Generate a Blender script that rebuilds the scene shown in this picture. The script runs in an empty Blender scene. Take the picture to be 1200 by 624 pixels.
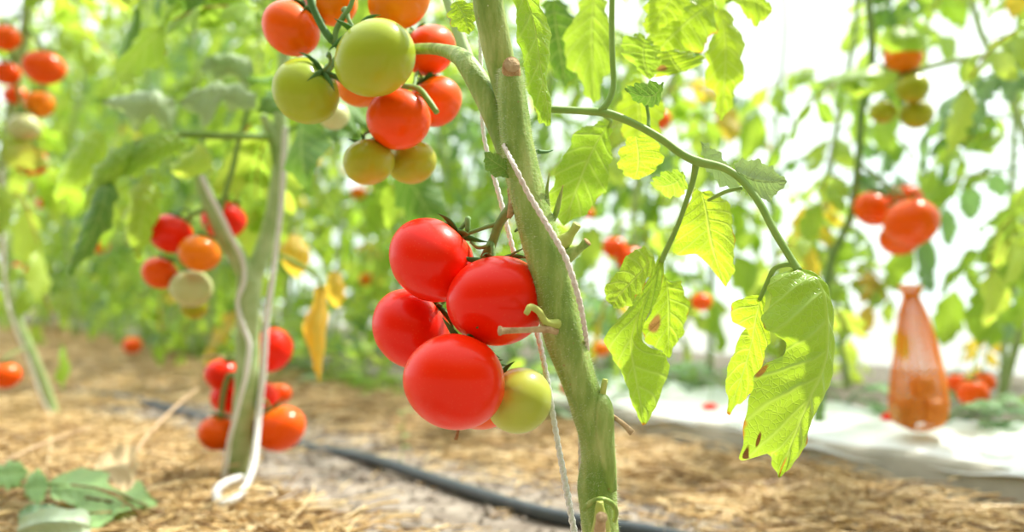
import bpy, math, random
import numpy as np
from mathutils import Vector, Matrix, noise

SC = bpy.context.scene
COL = SC.collection
random.seed(7)
rng = np.random.default_rng(11)

# ------------------------------------------------------------------ camera
FPX, CX, CY = 1167.0, 600.0, 312.0
CAMZ = 0.27
TILT = math.atan((340 - 312) / FPX)
FWD = np.array([0, math.cos(TILT), math.sin(TILT)])
UP = np.array([0, -math.sin(TILT), math.cos(TILT)])
RT = np.array([1.0, 0, 0])
CAM = np.array([0, 0, CAMZ])
cam_d = bpy.data.cameras.new('camera')
cam_d.lens = 35.0
cam_d.sensor_width = 36.0
cam_d.clip_start = 0.02
cam_d.clip_end = 200
cam_d.dof.use_dof = True
cam_d.dof.focus_distance = 0.605
cam_d.dof.aperture_fstop = 4.3
cam = bpy.data.objects.new('camera', cam_d)
cam.location = (0, 0, CAMZ)
cam.rotation_euler = (math.pi / 2 + TILT, 0, 0)
COL.objects.link(cam)
SC.camera = cam


def P(px, py, d):
    return CAM + d * (FWD + RT * (px - CX) / FPX + UP * (CY - py) / FPX)


def G(px, py, z=0.0):
    v = FWD + RT * (px - CX) / FPX + UP * (CY - py) / FPX
    t = (z - CAMZ) / v[2]
    return CAM + t * v


def proj(p):
    r = np.asarray(p) - CAM
    d = r @ FWD
    return CX + FPX * (r @ RT) / d, CY - FPX * (r @ UP) / d, d


# ------------------------------------------------------------------ mesh helpers
def origin_of(parent):
    o = np.zeros(3)
    while parent is not None:
        o += np.array(parent.location)
        parent = parent.parent
    return o


def mesh_from(V, F, uv=None, smooth=True):
    me = bpy.data.meshes.new('mesh')
    me.from_pydata([tuple(map(float, v)) for v in V], [], [tuple(map(int, f)) for f in F])
    if uv is not None:
        l = me.uv_layers.new(name='UVMap')
        uv = np.asarray(uv, dtype=float)
        idx = np.zeros(len(me.loops), dtype=np.int32)
        me.loops.foreach_get('vertex_index', idx)
        l.data.foreach_set('uv', uv[idx].ravel())
    if smooth:
        me.polygons.foreach_set('use_smooth', [True] * len(me.polygons))
    me.update()
    return me


def obj(name, geo, mat, parent=None, loc=None, smooth=True):
    """geo = (V, F[, uv]) in world coordinates; loc = the object's own origin."""
    V = np.asarray(geo[0], dtype=float)
    po = origin_of(parent)
    lo = np.asarray(loc if loc is not None else po, dtype=float)
    me = mesh_from(V - lo, geo[1], geo[2] if len(geo) > 2 else None, smooth)
    me.name = name
    me.materials.append(mat)
    o = bpy.data.objects.new(name, me)
    COL.objects.link(o)
    if parent is not None:
        o.parent = parent
    o.location = Vector(lo - po)
    return o


def tag(o, label=None, cat=None, group=None, kind=None):
    if label: o['label'] = label
    if cat: o['category'] = cat
    if group: o['group'] = group
    if kind: o['kind'] = kind
    return o


def thing(name, label, cat, loc, group=None):
    o = bpy.data.objects.new(name, None)
    o.empty_display_size = 0.02
    COL.objects.link(o)
    o.location = Vector(loc)
    return tag(o, label, cat, group)


def merge(*gs):
    V, F, U = [], [], []
    n = 0
    for g in gs:
        V.append(np.asarray(g[0]))
        F += [tuple(i + n for i in f) for f in g[1]]
        U.append(np.asarray(g[2]) if len(g) > 2 else np.zeros((len(g[0]), 2)))
        n += len(g[0])
    return np.vstack(V), F, np.vstack(U)


def catmull(pts, n):
    pts = np.asarray(pts, dtype=float)
    if len(pts) == 2:
        t = np.linspace(0, 1, n)[:, None]
        return pts[0] * (1 - t) + pts[1] * t
    ext = np.vstack([2 * pts[0] - pts[1], pts, 2 * pts[-1] - pts[-2]])
    m = len(pts) - 1
    out = []
    for x in np.linspace(0, m, n):
        i = min(int(x), m - 1)
        t = x - i
        a, b, c, d = ext[i], ext[i + 1], ext[i + 2], ext[i + 3]
        out.append(0.5 * (2 * b + (c - a) * t + (2 * a - 5 * b + 4 * c - d) * t * t + (3 * b - a - 3 * c + d) * t ** 3))
    return np.array(out)


def norm(v):
    v = np.asarray(v, dtype=float)
    return v / (np.linalg.norm(v) + 1e-12)


def tube(pts, rad, seg=8, sides=10, ridge=0.0, nridge=3, wob=0.0, seed=0, twist=0.0, flat=1.0):
    pts = np.asarray(pts, dtype=float)
    rad = np.full(len(pts), rad) if np.isscalar(rad) else np.asarray(rad, dtype=float)
    n = (len(pts) - 1) * seg + 1
    C = catmull(pts, n)
    R = np.maximum(catmull(np.c_[rad, rad], n)[:, 0], 1e-5)
    T = np.gradient(C, axis=0)
    T /= np.linalg.norm(T, axis=1)[:, None] + 1e-12
    up = np.array([0.13, 0.9, 0.3]) if abs(T[0] @ norm([0.13, 0.9, 0.3])) < 0.9 else np.array([1.0, 0, 0])
    A = norm(np.cross(T[0], up))
    V, U = [], []
    L = 0
    rs = np.random.default_rng(seed)
    ph = rs.uniform(0, 6.28, 8)
    for i in range(n):
        A = norm(A - T[i] * (A @ T[i]))
        B = np.cross(T[i], A)
        if i: L += np.linalg.norm(C[i] - C[i - 1])
        for k in range(sides):
            a = 2 * math.pi * k / sides + twist * L
            m = 1 + ridge * math.cos(nridge * a + ph[0]) + ridge * .5 * math.cos((nridge + 2) * a + ph[1])
            if wob:
                m += wob * (math.sin(L * 170 + ph[2] + 2 * a) + math.sin(L * 95 + ph[3] + 3 * a) + .7 * math.sin(L * 290 + ph[4] + a))
            V.append(C[i] + R[i] * m * (math.cos(a) * A + flat * math.sin(a) * B))
            U.append((k / sides, L * 10))
    F = []
    for i in range(n - 1):
        for k in range(sides):
            k2 = (k + 1) % sides
            F.append((i * sides + k, i * sides + k2, (i + 1) * sides + k2, (i + 1) * sides + k))
    F.append(tuple(range(sides))[::-1])
    F.append(tuple((n - 1) * sides + k for k in range(sides)))
    return np.array(V), F, np.array(U)


def px_tube(pp, seg=8, sides=10, **kw):
    """pp = [(px, py, depth, width in pixels)]"""
    return tube([P(a, b, d) for a, b, d, w in pp], [w * .5 * d / FPX for a, b, d, w in pp], seg, sides, **kw)


# ------------------------------------------------------------------ node helpers
def new_mat(name):
    m = bpy.data.materials.new(name)
    m.use_nodes = True
    nt = m.node_tree
    nt.nodes.clear()
    out = nt.nodes.new('ShaderNodeOutputMaterial')
    return m, nt, out


def nd(nt, t, ins=None, **props):
    n = nt.nodes.new(t)
    for k, v in props.items():
        setattr(n, k, v)
    for k, v in (ins or {}).items():
        if hasattr(v, 'is_output') or isinstance(v, bpy.types.NodeSocket):
            nt.links.new(v, n.inputs[k])
        else:
            n.inputs[k].default_value = v
    return n


def c4(c): return (c[0], c[1], c[2], 1.0)


def math_(nt, op, a, b=None, clamp=False):
    n = nt.nodes.new('ShaderNodeMath')
    n.operation = op
    n.use_clamp = clamp
    for i, v in enumerate((a, b)):
        if v is None: continue
        if isinstance(v, bpy.types.NodeSocket): nt.links.new(v, n.inputs[i])
        else: n.inputs[i].default_value = v
    return n.outputs[0]


def mix_(nt, f, a, b, blend='MIX'):
    n = nt.nodes.new('ShaderNodeMix')
    n.data_type = 'RGBA'
    n.blend_type = blend
    for i, v in ((0, f), (6, a), (7, b)):
        if isinstance(v, bpy.types.NodeSocket): nt.links.new(v, n.inputs[i])
        elif i == 0: n.inputs[0].default_value = v
        else: n.inputs[i].default_value = c4(v)
    return n.outputs[2]


def ramp_(nt, f, stops):
    n = nt.nodes.new('ShaderNodeValToRGB')
    nt.links.new(f, n.inputs[0])
    e = n.color_ramp.elements
    e[0].position, e[0].color = stops[0][0], c4(stops[0][1])
    e[1].position, e[1].color = stops[-1][0], c4(stops[-1][1])
    for p, c in stops[1:-1]:
        x = e.new(p)
        x.color = c4(c)
    return n.outputs[0]


def noise_(nt, vec, scale, detail=3, rough=.5):
    n = nd(nt, 'ShaderNodeTexNoise', {'Scale': scale, 'Detail': detail, 'Roughness': rough})
    if vec is not None: nt.links.new(vec, n.inputs['Vector'])
    return n.outputs['Fac']


def simple_mat(name, c1, c2, scale=40, rough=.6, spec=.3, bump=.2, bscale=None, trans=0.0, coat=0.0, metallic=0, tcol=None):
    m, nt, out = new_mat(name)
    tc = nd(nt, 'ShaderNodeTexCoord').outputs['Object']
    f = noise_(nt, tc, scale)
    col = ramp_(nt, f, [(.3, c1), (.7, c2)])
    bf = noise_(nt, tc, bscale or scale * 3)
    bp = nd(nt, 'ShaderNodeBump', {'Strength': bump, 'Distance': .002, 'Height': bf})
    p = nd(nt, 'ShaderNodeBsdfPrincipled', {'Base Color': col, 'Roughness': rough, 'Specular IOR Level': spec,
                                            'Normal': bp.outputs[0], 'Coat Weight': coat, 'Metallic': metallic})
    s = p.outputs[0]
    if trans:
        t = nd(nt, 'ShaderNodeBsdfTranslucent', {'Color': col if tcol is None else c4(tcol)})
        s = nd(nt, 'ShaderNodeMixShader', {0: trans, 1: s, 2: t.outputs[0]}).outputs[0]
    nt.links.new(s, out.inputs[0])
    return m


def leaf_mat(name, top, top2, tr, tr2, brown=0.0, rough=.45, veins=1.0, trans=.5, nv=7.0, spots=None):
    m, nt, out = new_mat(name)
    uv = nd(nt, 'ShaderNodeUVMap')
    uv.uv_map = 'UVMap'
    sep = nd(nt, 'ShaderNodeSeparateXYZ', {0: uv.outputs[0]})
    u, v = sep.outputs[0], sep.outputs[1]            # u 0..1 to the tip, v 0..1 across (0.5 midrib)
    av = math_(nt, 'MULTIPLY', math_(nt, 'ABSOLUTE', math_(nt, 'SUBTRACT', v, .5)), 2.0)
    tc = nd(nt, 'ShaderNodeTexCoord').outputs['Object']
    info = nd(nt, 'ShaderNodeObjectInfo')
    rnd = info.outputs['Random']
    wn = noise_(nt, tc, 60, 2)
    ph = math_(nt, 'ADD', math_(nt, 'MULTIPLY', math_(nt, 'SUBTRACT', u, math_(nt, 'MULTIPLY', av, .16)), nv * 6.283), math_(nt, 'MULTIPLY', wn, 1.6))
    lat = math_(nt, 'POWER', math_(nt, 'MULTIPLY', math_(nt, 'ADD', math_(nt, 'COSINE', ph), 1.0), .5), 14.0)
    mid = math_(nt, 'SUBTRACT', 1.0, math_(nt, 'MULTIPLY', av, 14.0), clamp=True)
    vein = math_(nt, 'MAXIMUM', math_(nt, 'MULTIPLY', lat, .6), mid)
    small = nd(nt, 'ShaderNodeTexVoronoi', {'Vector': tc, 'Scale': 260.0}, feature='DISTANCE_TO_EDGE').outputs['Distance']
    smallv = math_(nt, 'SUBTRACT', 1.0, math_(nt, 'MULTIPLY', small, 9.0), clamp=True)
    veinall = math_(nt, 'MAXIMUM', vein, math_(nt, 'MULTIPLY', smallv, .3))
    n1 = noise_(nt, tc, 22, 3)
    mixf = math_(nt, 'ADD', math_(nt, 'MULTIPLY', rnd, .6), math_(nt, 'MULTIPLY', n1, .4))
    cd = mix_(nt, mixf, top, top2)
    ct = mix_(nt, mixf, tr, tr2)
    vf = math_(nt, 'MULTIPLY', veinall, .55 * veins)
    cd = mix_(nt, vf, cd, (.42, .56, .16))
    ct = mix_(nt, math_(nt, 'MULTIPLY', veinall, .35 * veins), ct, (.75, .85, .30))
    if brown:
        ed = math_(nt, 'MULTIPLY', math_(nt, 'ADD', math_(nt, 'MAXIMUM', math_(nt, 'POWER', av, 5.0), math_(nt, 'POWER', u, 9.0)), -.55), 2.2)
        nb = noise_(nt, tc, 38, 4, .6)
        bf = math_(nt, 'MULTIPLY', math_(nt, 'ADD', math_(nt, 'ADD', ed, math_(nt, 'MULTIPLY', nb, 5.0)), -4.1 + brown * .8), 2.2, clamp=True)
        cd = mix_(nt, bf, cd, (.30, .13, .03))
        ct = mix_(nt, bf, ct, (.65, .28, .03))
    if spots:
        for (su, sv, sr, cc) in spots:
            d2 = math_(nt, 'ADD', math_(nt, 'POWER', math_(nt, 'SUBTRACT', u, su), 2.0), math_(nt, 'POWER', math_(nt, 'SUBTRACT', v, sv), 2.0))
            ds = math_(nt, 'ADD', math_(nt, 'SQRT', d2), math_(nt, 'MULTIPLY', math_(nt, 'SUBTRACT', n1, .5), sr))
            sf = math_(nt, 'MULTIPLY', math_(nt, 'SUBTRACT', sr, ds), 3.0 / sr, clamp=True)
            cd = mix_(nt, sf, cd, cc)
            ct = mix_(nt, sf, ct, cc)
    hgt = math_(nt, 'SUBTRACT', math_(nt, 'MULTIPLY', noise_(nt, tc, 120, 3), .5), math_(nt, 'MULTIPLY', veinall, 1.0))
    bp = nd(nt, 'ShaderNodeBump', {'Strength': .55, 'Distance': .0012, 'Height': hgt})
    p = nd(nt, 'ShaderNodeBsdfPrincipled', {'Base Color': cd, 'Roughness': rough, 'Specular IOR Level': .45, 'Normal': bp.outputs[0]})
    t = nd(nt, 'ShaderNodeBsdfTranslucent', {'Color': ct, 'Normal': bp.outputs[0]})
    s = nd(nt, 'ShaderNodeMixShader', {0: trans, 1: p.outputs[0], 2: t.outputs[0]})
    nt.links.new(s.outputs[0], out.inputs[0])
    return m


def tomato_mat(name, body, body2, shoulder, tip, sf=.0, sss=.12, scol=(1, .25, .1)):
    """UV v runs 0 at the stem end to 1 at the blossom end"""
    m, nt, out = new_mat(name)
    uv = nd(nt, 'ShaderNodeUVMap')
    uv.uv_map = 'UVMap'
    sep = nd(nt, 'ShaderNodeSeparateXYZ', {0: uv.outputs[0]})
    tc = nd(nt, 'ShaderNodeTexCoord').outputs['Object']
    info = nd(nt, 'ShaderNodeObjectInfo').outputs['Random']
    n1 = noise_(nt, tc, 28, 3)
    base = mix_(nt, math_(nt, 'ADD', math_(nt, 'MULTIPLY', info, .5), math_(nt, 'MULTIPLY', n1, .5)), body, body2)
    vv = math_(nt, 'ADD', sep.outputs[1], math_(nt, 'MULTIPLY', math_(nt, 'SUBTRACT', n1, .5), .25))
    sh = math_(nt, 'MULTIPLY', math_(nt, 'SUBTRACT', .28 + sf, vv), 3.5, clamp=True)
    base = mix_(nt, sh, base, shoulder)
    tp = math_(nt, 'MULTIPLY', math_(nt, 'SUBTRACT', vv, .72), 2.2, clamp=True)
    base = mix_(nt, tp, base, tip)
    sp = nd(nt, 'ShaderNodeTexVoronoi', {'Vector': tc, 'Scale': 420.0}).outputs['Distance']
    spf = math_(nt, 'MULTIPLY', math_(nt, 'SUBTRACT', .22, sp), 2.5, clamp=True)
    base = mix_(nt, math_(nt, 'MULTIPLY', spf, .16), base, (.95, .50, .18))
    bp = nd(nt, 'ShaderNodeBump', {'Strength': .12, 'Distance': .002, 'Height': noise_(nt, tc, 45, 3)})
    bp2 = nd(nt, 'ShaderNodeBump', {'Strength': .06, 'Distance': .0004, 'Height': noise_(nt, tc, 700, 2), 'Normal': bp.outputs[0]})
    p = nd(nt, 'ShaderNodeBsdfPrincipled', {'Base Color': base, 'Roughness': .42, 'Specular IOR Level': .10, 'Normal': bp2.outputs[0],
                                            'Subsurface Weight': sss, 'Subsurface Scale': .006, 'Coat Weight': .45, 'Coat Roughness': .17, 'Coat IOR': 1.42})
    p.inputs['Subsurface Radius'].default_value = scol
    nt.links.new(p.outputs[0], out.inputs[0])
    return m


M = {}
M['leaf_front'] = leaf_mat('leaf_front', (.16, .33, .03), (.24, .42, .05), (.42, .66, .03), (.60, .80, .05), brown=.55, nv=8, spots=None)
M['leaf_pale'] = leaf_mat('leaf_pale', (.20, .38, .05), (.28, .46, .07), (.44, .66, .02), (.62, .80, .03), brown=.75, nv=9, rough=.38, trans=.55)
M['leaf_burnt'] = leaf_mat('leaf_burnt', (.20, .37, .05), (.28, .45, .08), (.38, .60, .02), (.52, .72, .03), brown=.8, nv=9, rough=.36, trans=.45,
                           spots=[(.775, .06, .035, (.12, .05, .01)), (.74, .14, .022, (.16, .07, .01)), (.99, .48, .09, (.62, .30, .04)), (.80, .97, .05, (.45, .2, .04)), (.56, .02, .03, (.4, .2, .03))])
M['leaf_spot'] = leaf_mat('leaf_spot', (.19, .36, .04), (.26, .44, .06), (.45, .68, .02), (.60, .80, .03), brown=.6, nv=6,
                          spots=[(.52, .22, .13, (.38, .20, .06))])
M['leaf_dark'] = leaf_mat('leaf_dark', (.07, .20, .03), (.11, .27, .05), (.16, .36, .02), (.26, .5, .04), brown=.2, nv=7, trans=.3)
M['leaf_grey'] = leaf_mat('leaf_grey', (.33, .45, .27), (.42, .53, .36), (.3, .5, .1), (.4, .6, .15), veins=.7, nv=7, trans=.25, rough=.6)
M['leaf_mid'] = leaf_mat('leaf_mid', (.13, .30, .03), (.27, .44, .06), (.36, .62, .03), (.62, .84, .06), brown=.35, nv=7, rough=.36)
M['leaf_bed'] = leaf_mat('leaf_bed', (.20, .39, .05), (.42, .58, .12), (.42, .70, .05), (.80, .92, .10), brown=.25, nv=6, rough=.33)
M['leaf_blue'] = leaf_mat('leaf_blue', (.17, .32, .18), (.30, .46, .28), (.25, .5, .12), (.4, .7, .2), nv=6, trans=.3)
M['leaf_yellow'] = leaf_mat('leaf_yellow', (.62, .50, .07), (.70, .42, .08), (.90, .75, .05), (.9, .6, .05), brown=1.1, nv=6)
M['leaf_dry'] = leaf_mat('leaf_dry', (.62, .47, .27), (.72, .58, .35), (.7, .5, .25), (.8, .6, .3), veins=.5, nv=6, trans=.25, rough=.7)
M['leaf_fallen'] = leaf_mat('leaf_fallen', (.26, .50, .15), (.38, .60, .25), (.3, .6, .1), (.4, .7, .15), nv=7, trans=.3, rough=.5)
M['leaf_sage'] = leaf_mat('leaf_sage', (.44, .58, .42), (.56, .68, .50), (.4, .6, .3), (.5, .7, .4), veins=.7, nv=10, trans=.2, rough=.5)

def stem_mat():
    m, nt, out = new_mat('stem_green')
    tc = nd(nt, 'ShaderNodeTexCoord').outputs['Object']
    mp = nd(nt, 'ShaderNodeMapping', {'Vector': tc, 'Scale': (1, 1, .16)}).outputs[0]
    n1 = noise_(nt, mp, 170, 4, .6)
    n2 = noise_(nt, tc, 28, 3)
    col = ramp_(nt, math_(nt, 'ADD', math_(nt, 'MULTIPLY', n1, .55), math_(nt, 'MULTIPLY', n2, .45)),
                [(.34, (.13, .24, .035)), (.5, (.24, .35, .07)), (.66, (.42, .50, .17))])
    vo = nd(nt, 'ShaderNodeTexVoronoi', {'Vector': tc, 'Scale': 330.0})
    fl = math_(nt, 'MULTIPLY', math_(nt, 'SUBTRACT', .20, vo.outputs['Distance']), 6.0, clamp=True)
    gate = math_(nt, 'MULTIPLY', math_(nt, 'SUBTRACT', noise_(nt, tc, 90, 2), .52), 8.0, clamp=True)
    col = mix_(nt, math_(nt, 'MULTIPLY', math_(nt, 'MULTIPLY', fl, gate), .7), col, (.74, .78, .55))
    vb = nd(nt, 'ShaderNodeTexVoronoi', {'Vector': tc, 'Scale': 95.0})
    bs = math_(nt, 'MULTIPLY', math_(nt, 'SUBTRACT', .085, vb.outputs['Distance']), 30.0, clamp=True)
    col = mix_(nt, math_(nt, 'MULTIPLY', bs, .6), col, (.30, .17, .07))
    h = math_(nt, 'ADD', math_(nt, 'MULTIPLY', n1, .8), math_(nt, 'MULTIPLY', noise_(nt, tc, 500, 3), .5))
    bp = nd(nt, 'ShaderNodeBump', {'Strength': .7, 'Distance': .0016, 'Height': h})
    p = nd(nt, 'ShaderNodeBsdfPrincipled', {'Base Color': col, 'Roughness': .5, 'Specular IOR Level': .35, 'Normal': bp.outputs[0],
                                            'Subsurface Weight': .15, 'Subsurface Scale': .003})
    nt.links.new(p.outputs[0], out.inputs[0])
    return m


M['stem'] = stem_mat()
M['stem_back'] = simple_mat('stem_light', (.30, .44, .17), (.46, .58, .30), 50, .6, .3, .3)
M['stem_pale'] = simple_mat('stem_pale', (.32, .46, .18), (.46, .58, .30), 50, .6, .3, .3)
M['petiole'] = simple_mat('petiole_green', (.20, .36, .06), (.30, .46, .11), 50, .5, .4, .2, trans=.15)
M['truss'] = simple_mat('truss_green', (.13, .25, .07), (.20, .33, .10), 80, .6, .3, .3)
M['calyx'] = simple_mat('calyx_green', (.06, .17, .04), (.11, .25, .07), 80, .6, .3, .2, trans=.15)
M['stub_dry'] = simple_mat('stub_dry', (.38, .24, .12), (.58, .44, .26), 160, .8, .2, .8)
M['scar'] = simple_mat('scar_brown', (.34, .19, .08), (.52, .34, .16), 240, .8, .2, .8)
M['stub_green'] = simple_mat('stub_green', (.36, .44, .08), (.48, .52, .14), 120, .6, .3, .3)
M['hair'] = simple_mat('stem_hair', (.75, .82, .60), (.85, .9, .72), 50, .5, .3, 0, trans=.4)
M['twine'] = simple_mat('twine_white', (.90, .89, .88), (.97, .97, .96), 400, .75, .2, .8, 1200)
M['twine_worn'] = simple_mat('twine_worn', (.72, .60, .52), (.90, .84, .78), 260, .8, .2, .8, 1200)
M['pipe'] = simple_mat('pipe_black', (.030, .045, .055), (.055, .070, .08), 60, .42, .5, .1)
M['soil'] = simple_mat('soil_grey', (.17, .14, .11), (.34, .30, .25), 26, .95, .1, 1.0, 140)
M['crumb'] = simple_mat('crumb_grey', (.18, .15, .12), (.36, .31, .26), 40, .95, .1, 1.0, 300)
M['concrete'] = simple_mat('edging_grey', (.34, .33, .27), (.48, .46, .39), 18, .9, .2, .6)
M['mulch_film'] = simple_mat('mulch_film', (.74, .80, .80), (.86, .90, .90), 8, .35, .5, .2)
M['stalk'] = simple_mat('stalk_tan', (.52, .36, .20), (.68, .50, .32), 30, .6, .3, .4)
M['sack'] = simple_mat('sack_orange', (.95, .33, .02), (.98, .45, .04), 60, .5, .3, .2, trans=.5, tcol=(1.0, .52, .04))
M['bulb'] = simple_mat('bulb_brown', (.55, .22, .05), (.75, .36, .09), 20, .5, .4, .2)
M['white_post'] = simple_mat('post_white', (.70, .74, .74), (.80, .83, .83), 8, .5, .4, .1)

# straw with a tint per strand stored in UV x
m, nt, out = new_mat('straw')
uvn = nd(nt, 'ShaderNodeUVMap')
uvn.uv_map = 'UVMap'
su = nd(nt, 'ShaderNodeSeparateXYZ', {0: uvn.outputs[0]})
sc_ = ramp_(nt, su.outputs[0], [(0, (.16, .085, .03)), (.22, (.44, .27, .10)), (.5, (.69, .48, .20)), (1, (.92, .76, .45))])
p_ = nd(nt, 'ShaderNodeBsdfPrincipled', {'Base Color': sc_, 'Roughness': .45, 'Specular IOR Level': .4})
t_ = nd(nt, 'ShaderNodeBsdfTranslucent', {'Color': sc_})
nt.links.new(nd(nt, 'ShaderNodeMixShader', {0: .2, 1: p_.outputs[0], 2: t_.outputs[0]}).outputs[0], out.inputs[0])
M['straw'] = m

RED, RED2 = (.88, .006, 0), (.92, .028, 0)
M['tomato_red'] = tomato_mat('tomato_red', RED, RED2, (.88, .06, 0), (.88, .02, 0))
M['tomato_redorange'] = tomato_mat('tomato_redorange', (.90, .07, 0), (.92, .14, 0), (.90, .26, .004), (.90, .06, 0))
M['tomato_orange'] = tomato_mat('tomato_orange', (.90, .19, .001), (.92, .27, .003), (.85, .38, .01), (.90, .20, .001), scol=(1, .4, .1))
M['tomato_green'] = tomato_mat('tomato_green', (.36, .46, .025), (.42, .50, .045), (.28, .42, .04), (.54, .44, .03), sss=.35, scol=(.6, 1, .3))
M['tomato_turning'] = tomato_mat('tomato_turning', (.38, .42, .02), (.46, .43, .03), (.34, .40, .03), (.72, .28, .01), sss=.35, scol=(.8, .9, .3))
M['tomato_half'] = tomato_mat('tomato_half', (.48, .55, .08), (.52, .56, .09), (.85, .16, .02), (.55, .60, .12), sf=.05, sss=.35, scol=(.8, .9, .3))
M['tomato_pale'] = tomato_mat('tomato_pale', (.55, .60, .28), (.62, .64, .34), (.5, .58, .25), (.62, .60, .3), sss=.35, scol=(.8, .9, .4))


# ------------------------------------------------------------------ leaf geometry
def width_profile(u, lobes=3, depth=.3, ph=0.0):
    b = np.sin(np.pi * np.clip(u, 0, 1) ** .72) ** .75
    t = (u * lobes + ph) % 1.0
    saw = np.where(t < .7, t / .7, (1 - t) / .3)
    return b * (1 - depth * (1 - saw)) + .004


def leaflet(base, dirv, nrm, length, width, droop=.3, fold=.25, wave=.1, nu=14, nv=3, lobes=4, depth=.3, seed=0):
    """a lobed leaflet that starts at base, runs along dirv and bends down by droop"""
    rs = np.random.default_rng(seed)
    dirv = norm(dirv)
    S = norm(np.cross(dirv, nrm))
    N = np.cross(S, dirv)
    us = np.linspace(0, 1, nu + 1)
    ang = droop * us * 1.4
    step = length / nu
    Mp = [np.asarray(base, dtype=float)]
    for i in range(nu):
        a = ang[i]
        Mp.append(Mp[-1] + step * (math.cos(a) * dirv - math.sin(a) * N))
    phl, phr = rs.uniform(0, 1, 2)
    pw = rs.uniform(0, 6.28, 3)
    V, U = [], []
    for i, u in enumerate(us):
        a = ang[i]
        T = math.cos(a) * dirv - math.sin(a) * N
        n2 = math.sin(a) * dirv + math.cos(a) * N
        for j in range(-nv, nv + 1):
            v = j / nv
            w = width * .5 * float(width_profile(u, lobes, depth, phl if v < 0 else phr))
            z = -fold * abs(v) * w + wave * width * abs(v) * math.sin(u * 9 + pw[0 if v < 0 else 1]) * .5 + .06 * width * math.sin(abs(v) * 3.14)
            V.append(Mp[i] + S * v * w + n2 * z + T * abs(v) * w * .30)
            U.append((u, .5 + .5 * v))
    F = []
    c = 2 * nv + 1
    for i in range(nu):
        for j in range(c - 1):
            F.append((i * c + j, i * c + j + 1, (i + 1) * c + j + 1, (i + 1) * c + j))
    return np.array(V), F, np.array(U)


def leaf_lmr(L, Mid, R, nu=48, nv=9, bulge=.0, serr=.0012, quilt=.0006, seed=0, nq=8):
    """leaf blade through a left edge, a midrib and a right edge, each [(px, py, depth)]"""
    rs = np.random.default_rng(seed)
    l, m_, r = (catmull([P(*q) for q in E], nu + 1) for E in (L, Mid, R))
    V, U = [], []
    ph = rs.uniform(0, 6.28, 6)
    for i in range(nu + 1):
        u = i / nu
        T = norm(m_[min(i + 1, nu)] - m_[max(i - 1, 0)])
        for j in range(-nv, nv + 1):
            v = j / nv
            E = l[i] if v < 0 else r[i]
            a = abs(v)
            w = E - m_[i]
            wl = np.linalg.norm(w)
            N = norm(np.cross(T, w if v > 0 else -w)) if wl > 1e-6 else np.zeros(3)
            p = m_[i] + w * a
            p = p + N * (bulge * wl * math.sin(a * math.pi) + quilt * math.cos((u - .16 * a) * nq * 6.283) * math.sin(min(a * 1.4, 1) * math.pi)
                         + wl * .05 * a * math.sin(u * 21 + ph[0 if v < 0 else 1]))
            e = serr * (math.sin(u * 23 + ph[2]) + .5 * math.sin(u * 47 + ph[3]) + .25 * math.sin(u * 103 + ph[4])) * a ** 6
            if wl > 1e-6: p = p + w / wl * e * min(1, wl / .004)
            V.append(p)
            U.append((u, .5 + .5 * v))
    c = 2 * nv + 1
    F = [(i * c + j, i * c + j + 1, (i + 1) * c + j + 1, (i + 1) * c + j) for i in range(nu) for j in range(c - 1)]
    return np.array(V), F, np.array(U)


def compound_leaf(seed, length=.26, size=.085, hi=False, droop=1.0):
    """a whole tomato leaf as one mesh, from the origin along +X, drooping: rachis plus leaflets"""
    rs = np.random.default_rng(seed)
    n = 9
    pts = [np.zeros(3)]
    a0, a1 = rs.uniform(.1, .6), -droop * rs.uniform(.9, 1.6)
    side = rs.uniform(-.5, .5)
    for i in range(n):
        t = i / (n - 1)
        a = a0 + (a1 - a0) * t
        pts.append(pts[-1] + length / n * np.array([math.cos(a), side * t, math.sin(a)]))
    pts = np.array(pts)
    gs = [tube(pts, np.linspace(.0024, .0009, n + 1), 2, 5)]
    nu, nv = (26, 5) if hi else (9, 2)
    T = np.gradient(pts, axis=0)
    def add(i, sgn, sz, ang):
        t = norm(T[i])
        s = norm(np.cross(t, [0, 0, 1])) * sgn
        up = norm(np.cross(s, t)) * sgn
        d = norm(t * math.cos(ang) + s * math.sin(ang) + np.array([0, 0, -.35 * rs.uniform(0, 1.4)]))
        up = norm(up + rs.normal(0, .35, 3))
        st = pts[i]
        b = st + d * sz * .15
        gs.append(tube([st, (st + b) / 2, b], .0008, 1, 4))
        gs.append(leaflet(b, d, up, sz, sz * rs.uniform(.5, .68), rs.uniform(.2, .9), rs.uniform(.1, .5), rs.uniform(.1, .3),
                          nu, nv, 4, rs.uniform(.25, .45), int(rs.integers(1e6))))
    add(n, 1, size * rs.uniform(1.05, 1.3), 0.0)
    for i, s in ((7, 1.0), (5, .95), (3, .75)):
        for sgn in (-1, 1):
            if rs.random() < .92: add(i, sgn, size * s * rs.uniform(.8, 1.1), rs.uniform(.7, 1.2))
    for i in (6, 4):
        for sgn in (-1, 1):
            if rs.random() < .45: add(i, sgn, size * .35, 1.2)
    return merge(*gs)


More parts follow.
